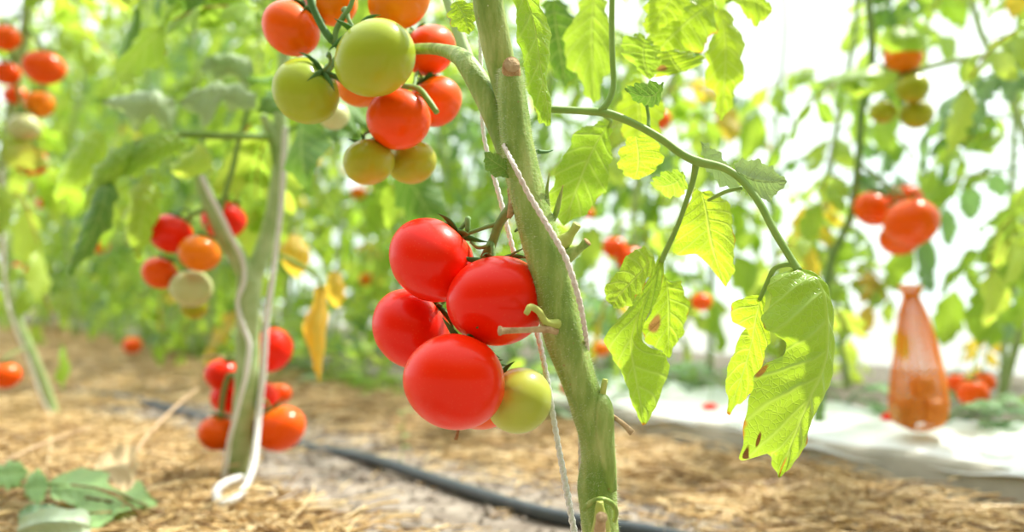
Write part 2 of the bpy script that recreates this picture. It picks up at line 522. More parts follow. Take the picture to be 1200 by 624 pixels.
# ------------------------------------------------------------------ tomatoes
def tomato_geo(c, r, axis, squash=.9, ribs=.012, seed=0, nu=44, nv=30, lump=.02):
    rs = np.random.default_rng(seed)
    z = norm(axis)
    x = norm(np.cross(z, [.2, 1, .1]))
    y = np.cross(z, x)
    ph = rs.uniform(0, 6.28, 4)
    V, U, F = [], [], []
    for j in range(nv + 1):
        th = math.pi * j / nv
        for i in range(nu):
            f = 2 * math.pi * i / nu
            s = math.sin(th)
            rr = 1 + ribs * math.cos(5 * f + ph[0]) * s * (1.2 - j / nv) + lump * (math.cos(2 * f + ph[1]) * s + .6 * math.cos(3 * f + ph[2]) * s * s)
            dim = .13 * math.exp(-(th / .32) ** 2)
            tip = .02 * math.exp(-((math.pi - th) / .15) ** 2)
            h = (math.cos(th) * squash - dim + tip)
            w = s * (1 + .04 * math.sin(th) ** 2) * rr
            V.append(c + r * (x * math.cos(f) * w + y * math.sin(f) * w + z * h))
            U.append((i / nu, j / nv))
    for j in range(nv):
        for i in range(nu):
            i2 = (i + 1) % nu
            F.append((j * nu + i, (j + 1) * nu + i, (j + 1) * nu + i2, j * nu + i2))
    return np.array(V), F, np.array(U)


def calyx_geo(c, r, axis, seed=0, squash=.9, n=5, long=1.0, curl=.5):
    rs = np.random.default_rng(seed)
    z = norm(axis)
    x = norm(np.cross(z, [.2, 1, .1]))
    y = np.cross(z, x)
    top = c + z * r * (squash - .11)
    gs = [tube([top - z * r * .02, top + z * r * .05], [r * .12, r * .09], 2, 8)]
    a0 = rs.uniform(0, 6.28)
    for k in range(n):
        a = a0 + 2 * math.pi * k / n + rs.uniform(-.2, .2)
        d = x * math.cos(a) + y * math.sin(a)
        L = r * .85 * long * rs.uniform(.8, 1.15)
        cu = rs.uniform(0, curl)
        pts = []
        for t in np.linspace(0, 1, 6):
            th = t * L / r
            pts.append(c + r * ((d * math.sin(th) * 1.05) + z * (math.cos(th) * squash - .11 * math.exp(-(th / .32) ** 2) + .05 + cu * t * t)))
        gs.append(tube(pts, np.array([.05, .085, .075, .055, .03, .005]) * r, 3, 6, flat=.35))
    return merge(*gs)


def tomato(px, py, r, d, mat, label, group, att=None, calyx=True, tilt=(0, 0), squash=.9, seed=0, hi=False, cat='tomato', long=1.0, lump=.02, ax=None):
    c = P(px, py, d)
    rr = r * d / FPX
    if ax is not None: axis = np.array(ax, dtype=float)
    else: axis = np.array([tilt[0], tilt[1], 1.0])
    axis = norm(axis)
    res = dict(nu=72, nv=48) if hi else dict(nu=36, nv=24)
    o = obj('tomato', tomato_geo(c, rr, axis, squash, seed=seed, lump=lump, **res), M[mat], None, loc=c)
    tag(o, label, cat, group)
    if calyx:
        obj('calyx', calyx_geo(c, rr, axis, seed, squash, long=long), M['calyx'], o)
    if att is not None:
        a = P(*att)
        top = c + axis * rr * (squash - .13)
        midp = top + axis * rr * .45
        kn = midp * .5 + a * .5 + np.array([0, 0, .15 * rr])
        obj('stalk', tube([top, midp, kn, a], [rr * .05, rr * .055, rr * .075, rr * .06], 5, 8), M['truss'], o)
    return o


# ------------------------------------------------------------------ row coordinates
B0 = np.array([.05, .6])
DR = norm([-.55, .835])
NR = np.array([DR[1], -DR[0]])         # to the right of the row


def row(s, o, z=0.0):
    q = B0 + s * DR + o * NR
    return np.array([q[0], q[1], z])


def so(x, y):
    q = np.array([x, y]) - B0
    return q @ DR, q @ NR


def ground_h(x, y):
    s, o = so(x, y)
    mound = .012 * math.exp(-((o + .05) / .20) ** 2) * (1 / (1 + math.exp(-(s - .35) * 12)))
    path = .012 * math.exp(-((o - .62) / .12) ** 2)
    n = noise.noise(Vector((x * 4, y * 4, 0))) * .010 + noise.noise(Vector((x * 17, y * 17, 3))) * .004
    return mound + path + n - .004


# ------------------------------------------------------------------ setting
def build_ground():
    xs = np.concatenate([np.linspace(-14, -2.2, 30), np.linspace(-2.1, 1.6, 150), np.linspace(1.7, 5, 12)])
    ys = np.concatenate([np.linspace(-1.5, .5, 12), np.linspace(.55, 3.6, 130), np.linspace(3.7, 20, 50)])
    V = [(x, y, ground_h(x, y)) for y in ys for x in xs]
    n = len(xs)
    F = [(j * n + i, j * n + i + 1, (j + 1) * n + i + 1, (j + 1) * n + i) for j in range(len(ys) - 1) for i in range(n - 1)]
    tag(obj('ground', (V, F), M['soil']), kind='structure')


build_ground()

# translucent plastic film wall of the greenhouse, along the rows, with its posts
m, nt, out = new_mat('film')
tcf = nd(nt, 'ShaderNodeTexCoord').outputs['Object']
fn = noise_(nt, tcf, 3, 4)
colf = ramp_(nt, fn, [(.3, (.70, .84, .86)), (.7, (.86, .94, .95))])
tl = nd(nt, 'ShaderNodeBsdfTranslucent', {'Color': colf})
gl = nd(nt, 'ShaderNodeBsdfPrincipled', {'Base Color': colf, 'Roughness': .35})
tr = nd(nt, 'ShaderNodeBsdfTransparent', {'Color': (.93, .97, .98, 1)})
s1 = nd(nt, 'ShaderNodeMixShader', {0: .25, 1: tl.outputs[0], 2: gl.outputs[0]})
s2 = nd(nt, 'ShaderNodeMixShader', {0: .45, 1: s1.outputs[0], 2: tr.outputs[0]})
nt.links.new(s2.outputs[0], out.inputs[0])
M['film'] = m
V, F = [], []
ns, nz = 120, 10
for i in range(ns + 1):
    s = -1.2 + 15 * i / ns
    for j in range(nz + 1):
        z = 1.9 * j / nz
        o_ = 2.25 + .012 * math.sin(s * 9) * math.sin(z * 3) + .010 * math.sin(s * 23 + z * 4)
        V.append(row(s, o_, z - .01))
for i in range(ns):
    for j in range(nz):
        a = i * (nz + 1) + j
        F.append((a, a + 1, a + nz + 2, a + nz + 1))
tag(obj('wall_right', (V, F), M['film']), kind='structure')

# bed edging: long low grey slabs with rounded top, and the pale film strip behind them
def slab(s0, s1_, o0, o1, z0, z1, n=24, wob=.003, seed=0):
    rs = np.random.default_rng(seed)
    V, F = [], []
    prof = [(o0, z0), (o0, z1 - .008), (o0 + .006, z1 - .001), (o0 + .012, z1), (o1 - .006, z1), (o1, z1 - .006), (o1, z0)]
    k = len(prof)
    for i in range(n + 1):
        s = s0 + (s1_ - s0) * i / n
        w1, w2 = rs.normal(0, wob, 2)
        for (o_, z) in prof:
            V.append(row(s, o_ + w1 * .5, z + (w2 * .5 if z > z0 else 0)))
    for i in range(n):
        for j in range(k - 1):
            F.append((i * k + j, i * k + j + 1, (i + 1) * k + j + 1, (i + 1) * k + j))
    F.append(tuple(range(k))[::-1])
    F.append(tuple(n * k + j for j in range(k)))
    return V, F


for (a, b, lb) in ((-.6, 1.38, 'low grey concrete edging slab, nearest piece at the right behind the straw'),
                   (1.39, 4.4, 'grey concrete edging slab of the bed, middle piece seen behind the big tomatoes'),
                   (4.41, 11.0, 'far piece of the grey bed edging receding to the left')):
    tag(obj('bed_edging', slab(a, b, .80, .845, -.02, .050, 40, .002, int(a * 10) + 20), M['concrete']), lb, 'edging', 'grey edging slabs of the bed')
V, F = [], []
ns, no = 160, 10
for i in range(ns + 1):
    s = -.6 + 2.3 * i / ns
    for j in range(no + 1):
        t = j / no
        o_ = .797 + .30 * t + .012 * math.sin(s * 7) * t + .003 * math.sin(s * 19 + 1)
        z = (.040 + .005 * math.sin(s * 11) if j == 0 else .055) + .012 * t + .006 * math.sin(s * 13 + t * 5) * math.sin(t * 3) + .003 * math.sin(s * 41 + t * 11)
        V.append(row(s, o_, z))
for i in range(ns):
    for j in range(no):
        a = i * (no + 1) + j
        F.append((a, a + 1, a + no + 2, a + no + 1))
ft = obj('plastic_sheet', (V, F), M['mulch_film'])
tag(ft, 'long strip of crumpled white plastic sheet lying on the bed edge', 'plastic sheet')
sol = ft.modifiers.new('thick', 'SOLIDIFY')
sol.thickness = .0015

# soil of the bed
V, F = [], []
for i in range(121):
    s = -1.2 + 13 * i / 120
    for j in range(9):
        o_ = .845 + 1.35 * j / 8
        V.append(row(s, o_, .045 + .012 * noise.noise(Vector((s * 5, o_ * 5, 2)))))
for i in range(120):
    for j in range(8):
        a = i * 9 + j
        F.append((a, a + 1, a + 10, a + 9))
tag(obj('bed_ground', (V, F), M['soil']), kind='structure')


# ------------------------------------------------------------------ straw and soil crumbs
def strands(n, sampler, lmin, lmax, wmin, wmax, lift, seed, flatness=.35, tint=(.1, 1.0)):
    rs = np.random.default_rng(seed)
    V, F, U = [], [], []
    k = 0
    tries = 0
    while k < n and tries < n * 12:
        tries += 1
        x, y = sampler(rs)
        if y < .5: continue
        px, py, d = proj((x, y, 0))
        if px < -90 or px > 1290 or py > 690: continue
        a = rs.uniform(0, 6.283)
        L = rs.uniform(lmin, lmax) * (.6 + .4 * rs.random())
        w = rs.uniform(wmin, wmax)
        pitch = rs.normal(0, flatness * .5)
        bend = rs.normal(0, 1.2)
        h0 = ground_h(x, y) + abs(rs.normal(0, lift)) + .001
        pts = []
        aa = a - bend / 2
        q = np.array([x, y, h0])
        m = 5
        for i in range(m):
            pts.append(q.copy())
            q = q + L / (m - 1) * np.array([math.cos(aa), math.sin(aa), math.sin(pitch) * (1 - 2 * i / m * .6)])
            aa += bend / (m - 1)
        base = len(V)
        tn = rs.uniform(*tint)
        for i, q in enumerate(pts):
            q[2] = max(q[2], ground_h(q[0], q[1]) + .0005)
            nx, ny = -math.sin(aa), math.cos(aa)
            ww = w * .5 * (1 - .5 * (i / (m - 1)) ** 2)
            V += [(q[0] + nx * ww, q[1] + ny * ww, q[2]), (q[0] - nx * ww, q[1] - ny * ww, q[2]), (q[0], q[1], q[2] + w * .7)]
            U += [(tn, 0)] * 3
        for i in range(m - 1):
            b = base + 3 * i
            F += [(b, b + 2, b + 5, b + 3), (b + 2, b + 1, b + 4, b + 5), (b + 1, b, b + 3, b + 4)]
        k += 1
    return V, F, U


def samp_mound(rs):
    s = rs.uniform(.15, 4.5) if rs.random() < .45 else rs.uniform(.15, 1.6)
    o_ = rs.normal(-.14, .15)
    if o_ > .07 + .05 * math.sin(s * 6): o_ = rs.uniform(-.45, .03)
    q = row(s, o_)
    return q[0], q[1]


def samp_path(rs):
    s = rs.uniform(-.6, 6.5) if rs.random() < .4 else rs.uniform(-.6, 2.2)
    o_ = rs.normal(.63, .10)
    if o_ > .79 or o_ < .36: o_ = rs.uniform(.46, .79)
    q = row(s, o_)
    return q[0], q[1]


def samp_soil(rs):
    s = rs.uniform(-.6, 5)
    q = row(s, rs.uniform(.08, .5))
    return q[0], q[1]


def samp_near(rs):
    s = rs.uniform(.3, 1.3)
    q = row(s, rs.normal(-.12, .13))
    if so(q[0], q[1])[1] > .05: q = row(s, -.05)
    return q[0], q[1]


tag(obj('straw', merge(strands(24000, samp_mound, .03, .11, .0012, .0036, .008, 1, tint=(0, 1)),
                       strands(3500, samp_near, .04, .12, .0018, .0040, .008, 6, flatness=.6, tint=(0, 1))), M['straw']),
    'heaped golden straw mulch around the foot of the left tomato plant', 'straw', kind='stuff')
tag(obj('straw', strands(17000, samp_path, .03, .12, .0012, .0036, .009, 2, tint=(0, 1)), M['straw']),
    'flat layer of pale straw on the path between hose and grey edging', 'straw', kind='stuff')
tag(obj('straw', strands(900, samp_soil, .02, .08, .001, .0026, .003, 3), M['straw']),
    'thin scattered straw bits lying on the bare soil beside the black hose', 'straw', kind='stuff')

def samp_far(rs):
    q = row(rs.uniform(1.9, 7.5), rs.uniform(.0, .79))
    return q[0], q[1]


tag(obj('straw', strands(7000, samp_far, .04, .14, .002, .006, .006, 9, tint=(.2, 1)), M['straw']),
    'pale straw covering the far part of the path at the left', 'straw', kind='stuff')


def crumbs(n, seed):
    rs = np.random.default_rng(seed)
    V, F = [], []
    ico = [(0, 0, 1), (.9, 0, .1), (.28, .85, .2), (-.72, .52, -.1), (-.72, -.52, .1), (.28, -.85, -.1), (0, 0, -.6)]
    fc = [(0, 1, 2), (0, 2, 3), (0, 3, 4), (0, 4, 5), (0, 5, 1), (6, 2, 1), (6, 3, 2), (6, 4, 3), (6, 5, 4), (6, 1, 5)]
    for _ in range(n):
        s = rs.uniform(-.5, 4)
        q = row(s, rs.uniform(.05, .56))
        px, py, d = proj(q)
        if px < -50 or px > 1250: continue
        r = rs.uniform(.0015, .006) if rs.random() < .9 else rs.uniform(.006, .013)
        b = len(V)
        z = ground_h(q[0], q[1])
        for v in ico:
            j = rs.uniform(.7, 1.3)
            V.append((q[0] + v[0] * r * j, q[1] + v[1] * r * j, z + r * .3 + v[2] * r * .7 * j))
        F += [tuple(b + i for i in f) for f in fc]
    return V, F


tag(obj('soil_crumbs', crumbs(6500, 5), M['crumb'], smooth=False), 'loose grey soil crumbs and clods strewn along the black hose', 'soil', kind='stuff')

# drip hose
hp = []
for (px, py) in ((-60, 452), (110, 463), (220, 484), (350, 517), (430, 538), (520, 566), (620, 595), (700, 610), (790, 628), (900, 660)):
    g = G(px, py, .008)
    hp.append((g[0], g[1], ground_h(g[0], g[1]) + .0085))
hose = obj('drip_hose', tube(hp, .0088, 12, 16), M['pipe'])
tag(hose, 'thin black irrigation hose running diagonally across the soil', 'hose')

# long loose stalks
tag(obj('straw_stalk', tube(
        [P(-30, 560, 1.22), P(40, 525, 1.28), P(105, 500, 1.36)], [.0018, .0018, .0012], 6, 8), M['stalk']),
    'long pale dry stalk lying slanted at the left edge of the picture', 'dry stalk')
tag(obj('straw_stalk', tube([P(1120, 562, 1.32), P(1160, 585, 1.24), P(1205, 610, 1.15)], [.0014, .0024, .0028], 6, 8), M['stalk']),
    'reddish dry stalk poking up from the straw in the bottom right corner', 'dry stalk')
tag(obj('straw_stalk', tube([P(148, 552, 1.28), P(172, 512, 1.33), P(205, 478, 1.4), P(232, 455, 1.46)], [.0022, .002, .0018, .0012], 6, 8), M['stalk']),
    'upright pale stalk leaning between the left stem and the fallen leaf', 'dry stalk')

# ------------------------------------------------------------------ main tomato plant
main = thing('tomato_plant', 'large tomato plant in front with thick hairy stem bearing cut stubs', 'tomato plant', row(0.02, .0, 0))
STEM = [(722, 850, .615, 46), (712, 720, .60, 42), (704, 624, .595, 42), (700, 575, .593, 46), (702, 540, .59, 40), (697, 505, .589, 40),
        (684, 462, .588, 41), (668, 415, .586, 44), (660, 385, .585, 50), (652, 345, .585, 50), (640, 300, .586, 47), (626, 255, .588, 43),
        (613, 205, .59, 41), (604, 150, .592, 37), (599, 100, .593, 32), (598, 80, .594, 24)]
obj('stem', px_tube(STEM, 14, 36, ridge=.035, nridge=3, wob=.012, seed=3), M['stem'], main)
# second ridge running down the lower stem
obj('branch', px_tube([(716, 575, .585, 14), (712, 545, .582, 20), (708, 505, .581, 24), (706, 475, .583, 22), (698, 462, .588, 12)], 10, 20, wob=.02), M['stem'], main)
# leader behind, coming from the top
obj('branch', px_tube([(566, -60, .60, 32), (572, 0, .60, 35), (580, 45, .602, 35), (590, 90, .604, 32), (600, 130, .604, 28), (606, 170, .60, 24)], 10, 28, ridge=.03, wob=.012, seed=5), M['stem'], main)
# side branch to the upper truss
obj('branch', px_tube([(618, 222, .603, 26), (604, 190, .606, 32), (588, 155, .61, 30), (570, 115, .615, 28), (555, 88, .62, 27), (540, 68, .63, 22), (520, 59, .66, 15),
                       (497, 57, .70, 13), (460, 60, .735, 11), (425, 62, .745, 10)], 10, 24, ridge=.03, wob=.012, seed=6), M['stem'], main)
# smooth thin branch further back going up to the left
obj('branch', px_tube([(575, 130, .66, 14), (555, 85, .67, 15), (538, 40, .68, 14), (525, 0, .69, 12), (515, -40, .70, 12)], 8, 12), M['stem_back'], main)

# scar rings and cut stubs
def stub(pp, mat, cutmat='scar', **kw):
    o = obj('cut_stub', px_tube(pp, 6, 14, **kw), M[mat], main)
    a, b, d, w = pp[-1]
    a0, b0, d0, w0 = pp[-2]
    t = norm(P(a, b, d) - P(a0, b0, d0))
    c = P(a, b, d)
    obj('cut_end', tube([c - t * .0006, c + t * .0006], w * .48 * d / FPX, 2, 14), M[cutmat], o)
    return o


stub([(599, 92, .592, 25), (599, 78, .588, 21), (600, 76, .585, 19)], 'scar', 'stub_dry')
stub([(648, 292, .585, 26), (662, 282, .582, 18), (670, 273, .58, 10), (676, 264, .578, 11)], 'stub_green', 'stub_green')
stub([(655, 306, .584, 22), (670, 297, .581, 16), (680, 291, .578, 9), (688, 284, .576, 11)], 'stem', 'scar')
o = stub([(652, 388, .575, 10), (640, 386, .566, 9), (620, 387, .562, 7), (592, 388, .556, 8), (586, 388, .555, 12)], 'stub_dry', 'stub_dry')
o['label'] = 'dry brown stub in front of the red tomato'
stub([(654, 380, .572, 12), (640, 378, .566, 9), (632, 366, .56, 8), (622, 360, .557, 8), (617, 367, .555, 7)], 'stub_green', 'stub_green')
stub([(704, 475, .586, 13), (706, 462, .584, 8), (709, 446, .583, 7)], 'stub_green', 'stub_green')
stub([(705, 484, .587, 12), (717, 488, .583, 6), (730, 497, .578, 6), (740, 507, .575, 8)], 'stub_dry', 'stub_dry')
stub([(704, 628, .585, 24), (705, 612, .573, 19), (703, 598, .567, 12), (703, 590, .566, 9)], 'stub_green', 'stub_green')
stub([(703, 640, .585, 20), (703, 622, .565, 14), (704, 612, .556, 12), (705, 607, .552, 14)], 'stub_dry', 'stub_dry')
obj('node_scar', px_tube([(684, 598, .574, 6), (692, 590, .571, 7), (704, 586, .569, 7), (716, 590, .571, 7), (722, 600, .575, 6), (720, 612, .577, 5)], 8, 10), M['stem'], main)

# hairs on the main stem
def hairs(curve, n, seed, lmin=.001, lmax=.0028):
    rs = np.random.default_rng(seed)
    C = catmull([P(a, b, d) for a, b, d, w in curve], 200)
    R = catmull([[w * .5 * d / FPX] * 2 for a, b, d, w in curve], 200)[:, 0]
    V, F = [], []
    for _ in range(n):
        i = int(rs.integers(20, 198))
        T = norm(C[i + 1] - C[i])
        A = norm(np.cross(T, [0.1, 1, 0]))
        B = np.cross(T, A)
        a = rs.uniform(0, 6.28)
        n_ = A * math.cos(a) + B * math.sin(a)
        b = C[i] + n_ * R[i] * .96 + T * rs.uniform(0, .002)
        L = rs.uniform(lmin, lmax)
        tip = b + norm(n_ + rs.normal(0, .25, 3)) * (L + R[i] * .04)
        s1 = np.cross(n_, T) * .00006
        s2 = T * .00006
        k = len(V)
        V += [b + s1, b - s1 * .5 + s2, b - s1 * .5 - s2, tip]
        F += [(k, k + 1, k + 3), (k + 1, k + 2, k + 3), (k + 2, k, k + 3)]
    return V, F


h = obj('hairs', hairs(STEM, 9000, 4), M['hair'], main, smooth=False)
h['kind'] = 'stuff'

# peduncle of the big truss
obj('truss_stem', px_tube([(604, 222, .60, 20), (602, 240, .606, 16), (592, 252, .612, 12), (584, 265, .618, 11), (578, 282, .622, 11), (572, 296, .626, 13),
                           (556, 330, .634, 9), (545, 370, .636, 8), (556, 415, .634, 7), (575, 440, .632, 6)], 8, 14), M['truss'], main)
obj('truss_stem', px_tube([(583, 262, .617, 6), (565, 268, .622, 5), (548, 274, .626, 5), (540, 278, .628, 5)], 6, 10), M['truss'], main)
obj('truss_stem', px_tube([(574, 285, .62, 6), (570, 289, .618, 5), (560, 290, .624, 4.5), (552, 284, .63, 4)], 6, 10), M['truss'], main)
o = obj('dry_tip', px_tube([(601, 222, .598, 14), (602, 235, .594, 12), (599, 248, .592, 9), (596, 256, .592, 5)], 6, 12), M['scar'], main)
o['label'] = 'brown withered tip below the fork'
# small leaf shoots close to the stem
obj('leaf', leaf_lmr([(598, 208, .585), (580, 207, .58), (568, 196, .575), (568, 182, .572)], [(600, 204, .588), (590, 197, .585), (578, 189, .58), (567, 180, .575)],
                     [(600, 200, .588), (594, 188, .585), (582, 180, .585), (567, 178, .575)], 20, 4), M['leaf_dark'], main)
for k, pts in enumerate(([(642, 258, .592, 5), (642, 240, .588, 5), (641, 222, .585, 4), (644, 203, .582, 1)],
                         [(647, 262, .592, 5), (652, 248, .588, 7), (656, 232, .585, 5), (660, 217, .582, 1)],
                         [(630, 178, .60, 6), (640, 178, .605, 4), (648, 176, .61, 1)],
                         [(603, 272, .60, 2), (610, 266, .60, 5), (618, 259, .60, 4), (624, 254, .598, 1)],
                         [(598, 300, .60, 3), (604, 296, .596, 3), (614, 291, .592, 1)])):
    obj('shoot', px_tube(pts, 6, 8), M['stem'] if k < 2 else M['calyx'], main)

# the long leaf that leaves the stem to the right
pet = obj('leaf', px_tube([(628, 126, .64, 9), (650, 128, .645, 9), (680, 130, .65, 9), (712, 133, .652, 10), (745, 146, .652, 9), (775, 163, .652, 9.5), (800, 181, .65, 10),
                           (820, 190, .648, 11), (848, 197, .645, 9), (870, 212, .64, 9), (890, 238, .632, 9), (908, 272, .625, 9), (925, 300, .62, 9), (936, 318, .616, 10)],
                           8, 14), M['petiole'], main)
pet['label'] = 'long leaf reaching right and drooping'
obj('rachis', px_tube([(816, 190, .65, 9), (812, 212, .655, 7), (803, 240, .66, 6), (792, 270, .665, 6), (780, 295, .67, 7), (775, 308, .67, 6)], 6, 10), M['petiole'], pet)
obj('rachis', px_tube([(718, -30, .66, 6), (717, 30, .658, 7), (718, 70, .656, 7), (719, 100, .654, 7), (712, 120, .652, 8), (702, 131, .651, 8)], 6, 10), M['petiole'], main)
obj('rachis', px_tube([(870, 220, .645, 5), (850, 225, .65, 5), (830, 235, .66, 4)], 5, 8), M['petiole'], pet)
obj('rachis', px_tube([(936, 316, .616, 7), (925, 310, .622, 6), (908, 315, .63, 6), (900, 330, .636, 6), (890, 352, .64, 5)], 5, 8), M['petiole'], pet)

# big drooping leaflet (A)
A_M = [(936, 316, .616), (958, 328, .608), (968, 352, .603), (971, 395, .600), (966, 430, .600), (952, 462, .602), (938, 495, .606), (925, 528, .610), (913, 560, .614)]
A_L = [(922, 318, .618), (905, 329, .612), (897, 354, .606), (899, 384, .602), (919, 402, .603), (893, 434, .602), (879, 474, .602), (862, 540, .606), (902, 532, .611), (911, 560, .614)]
A_R = [(940, 316, .618), (962, 326, .614), (972, 350, .615), (976, 395, .618), (974, 430, .620), (968, 462, .622), (952, 495, .620), (938, 530, .618), (914, 561, .614)]
o = obj('leaflet', leaf_lmr(A_L, A_M, A_R, 90, 14, bulge=.10, seed=4, nq=9, quilt=.0014, serr=.0026), M['leaf_burnt'], pet)
# neighbour leaflet behind it
B_M = [(892, 348, .640), (886, 375, .642), (880, 405, .646), (870, 440, .650), (853, 486, .655)]
B_L = [(888, 346, .640), (862, 352, .645), (860, 378, .65), (878, 380, .65), (858, 412, .654), (852, 450, .656), (852, 485, .655)]
B_R = [(896, 346, .640), (898, 372, .640), (902, 402, .642), (893, 425, .645), (889, 448, .650), (872, 468, .652), (855, 487, .655)]
obj('leaflet', leaf_lmr(B_L, B_M, B_R, 50, 8, bulge=.08, seed=8), M['leaf_pale'], pet)
# hanging pair in the middle
C_M = [(776, 300, .670), (768, 325, .668), (752, 360, .664), (740, 400, .660), (744, 440, .660), (750, 470, .662), (755, 498, .665)]
C_L = [(770, 300, .670), (760, 328, .668), (735, 362, .664), (712, 392, .662), (716, 420, .664), (732, 440, .664), (738, 470, .664), (754, 499, .665)]
C_R = [(780, 302, .670), (776, 330, .665), (764, 362, .660), (752, 392, .656), (758, 405, .655), (780, 415, .660), (782, 440, .666), (770, 475, .668), (756, 498, .665)]
obj('leaflet', leaf_lmr(C_L, C_M, C_R, 60, 9, bulge=.10, seed=9), M['leaf_front'], pet)
obj('leaflet', leaf_lmr([(764, 296, .668), (748, 290, .664), (725, 315, .658), (708, 346, .654), (720, 360, .655)],
                        [(766, 300, .668), (752, 318, .664), (736, 335, .660), (722, 350, .657), (718, 360, .656)],
                        [(768, 312, .668), (758, 330, .665), (746, 348, .662), (735, 360, .660), (720, 361, .656)], 40, 7, bulge=.1, seed=10), M['leaf_front'], pet)
obj('leaflet', leaf_lmr([(776, 318, .672), (770, 345, .672), (758, 375, .674), (752, 392, .676), (768, 408, .678), (781, 418, .68)],
                        [(780, 325, .672), (783, 345, .672), (784, 368, .674), (784, 392, .678), (783, 420, .68)],
                        [(784, 330, .672), (797, 332, .672), (806, 352, .674), (804, 380, .678), (795, 400, .680), (784, 420, .68)], 40, 8, bulge=.1, seed=11), M['leaf_spot'], pet)
# leaflet below the fork
obj('leaflet', leaf_lmr([(816, 222, .665), (800, 250, .665), (790, 275, .67), (794, 298, .675), (820, 300, .68), (848, 334, .69)],
                        [(822, 225, .665), (828, 250, .668), (832, 275, .672), (838, 300, .68), (850, 336, .69)],
                        [(828, 224, .665), (848, 232, .67), (858, 255, .675), (860, 290, .68), (860, 315, .685), (852, 337, .69)], 40, 8, bulge=.1, seed=12), M['leaf_pale'], pet)
# grey underside leaflet by the fork
obj('leaflet', leaf_lmr([(860, 190, .64), (885, 187, .64), (905, 197, .642), (922, 212, .645)],
                        [(862, 200, .64), (880, 210, .64), (900, 213, .642), (922, 213, .645)],
                        [(866, 205, .64), (880, 226, .642), (902, 235, .645), (922, 214, .645)], 30, 7, bulge=.12, seed=13), M['leaf_grey'], pet)
obj('leaflet', leaf_lmr([(820, 165, .66), (838, 175, .66), (855, 195, .66), (868, 222, .665)],
                        [(821, 166, .66), (832, 185, .66), (848, 205, .66), (868, 224, .665)],
                        [(822, 168, .66), (825, 190, .66), (842, 215, .66), (867, 226, .665)], 24, 5, seed=14), M['leaf_grey'], pet)
# small curled dark leaflet and the bright ones around it
obj('leaflet', leaf_lmr([(778, 97, .66), (760, 96, .655), (740, 100, .65), (732, 103, .65)],
                        [(777, 100, .66), (766, 112, .66), (750, 112, .655), (732, 104, .65)],
                        [(777, 104, .66), (770, 124, .665), (750, 122, .66), (733, 106, .65)], 24, 5, seed=15), M['leaf_dark'], pet)
obj('rachis', px_tube([(760, 150, .655, 5), (760, 138, .658, 4), (758, 124, .66, 4)], 4, 8), M['petiole'], pet)
obj('leaflet', leaf_lmr([(738, 160, .67), (726, 178, .675), (726, 198, .68), (740, 210, .685)],
                        [(745, 160, .67), (748, 178, .675), (748, 195, .68), (744, 211, .685)],
                        [(752, 158, .67), (772, 170, .675), (775, 192, .68), (752, 210, .685)], 26, 6, seed=16), M['leaf_pale'], pet)
obj('leaflet', leaf_lmr([(800, 200, .67), (785, 200, .672), (768, 207, .675), (762, 215, .68)],
                        [(802, 204, .67), (792, 214, .672), (778, 218, .675), (764, 217, .68)],
                        [(804, 208, .67), (804, 225, .675), (785, 232, .68), (766, 220, .68)], 24, 6, seed=17), M['leaf_mid'], pet)

# leaves behind the stem, upper middle
bl = obj('leaf', px_tube([(706, 133, .655, 6), (712, 138, .675, 5), (716, 142, .69, 4), (713, 149, .70, 3.5)], 6, 8), M['petiole'], main)
bl['label'] = 'broad green leaf hanging behind the stem'
obj('leaflet', leaf_lmr([(706, 143, .70), (682, 150, .70), (664, 175, .70), (650, 210, .70), (640, 240, .705), (658, 262, .71)],
                        [(712, 148, .70), (698, 170, .70), (684, 200, .70), (672, 232, .705), (660, 264, .71)],
                        [(716, 150, .70), (716, 180, .70), (712, 215, .70), (692, 245, .705), (661, 265, .71)], 40, 8, bulge=.1, seed=18), M['leaf_mid'], bl)
obj('leaflet', leaf_lmr([(602, -8, .63), (605, 30, .628), (612, 70, .626), (620, 110, .625), (632, 140, .628), (640, 148, .63)],
                        [(615, -8, .635), (626, 30, .632), (632, 70, .630), (638, 105, .628), (642, 130, .628), (643, 148, .63)],
                        [(628, -8, .63), (642, 25, .635), (645, 60, .636), (640, 95, .634), (646, 118, .632), (646, 146, .63)], 40, 8, bulge=.12, seed=19), M['leaf_mid'], bl)
obj('leaf', leaf_lmr([(530, 4, .64), (525, 18, .638), (532, 32, .636), (546, 39, .636)],
                     [(533, 2, .64), (540, 12, .638), (546, 24, .636), (549, 40, .636)],
                     [(540, 0, .64), (556, 6, .64), (558, 24, .638), (551, 40, .636)], 24, 6, seed=20), M['leaf_pale'], main)
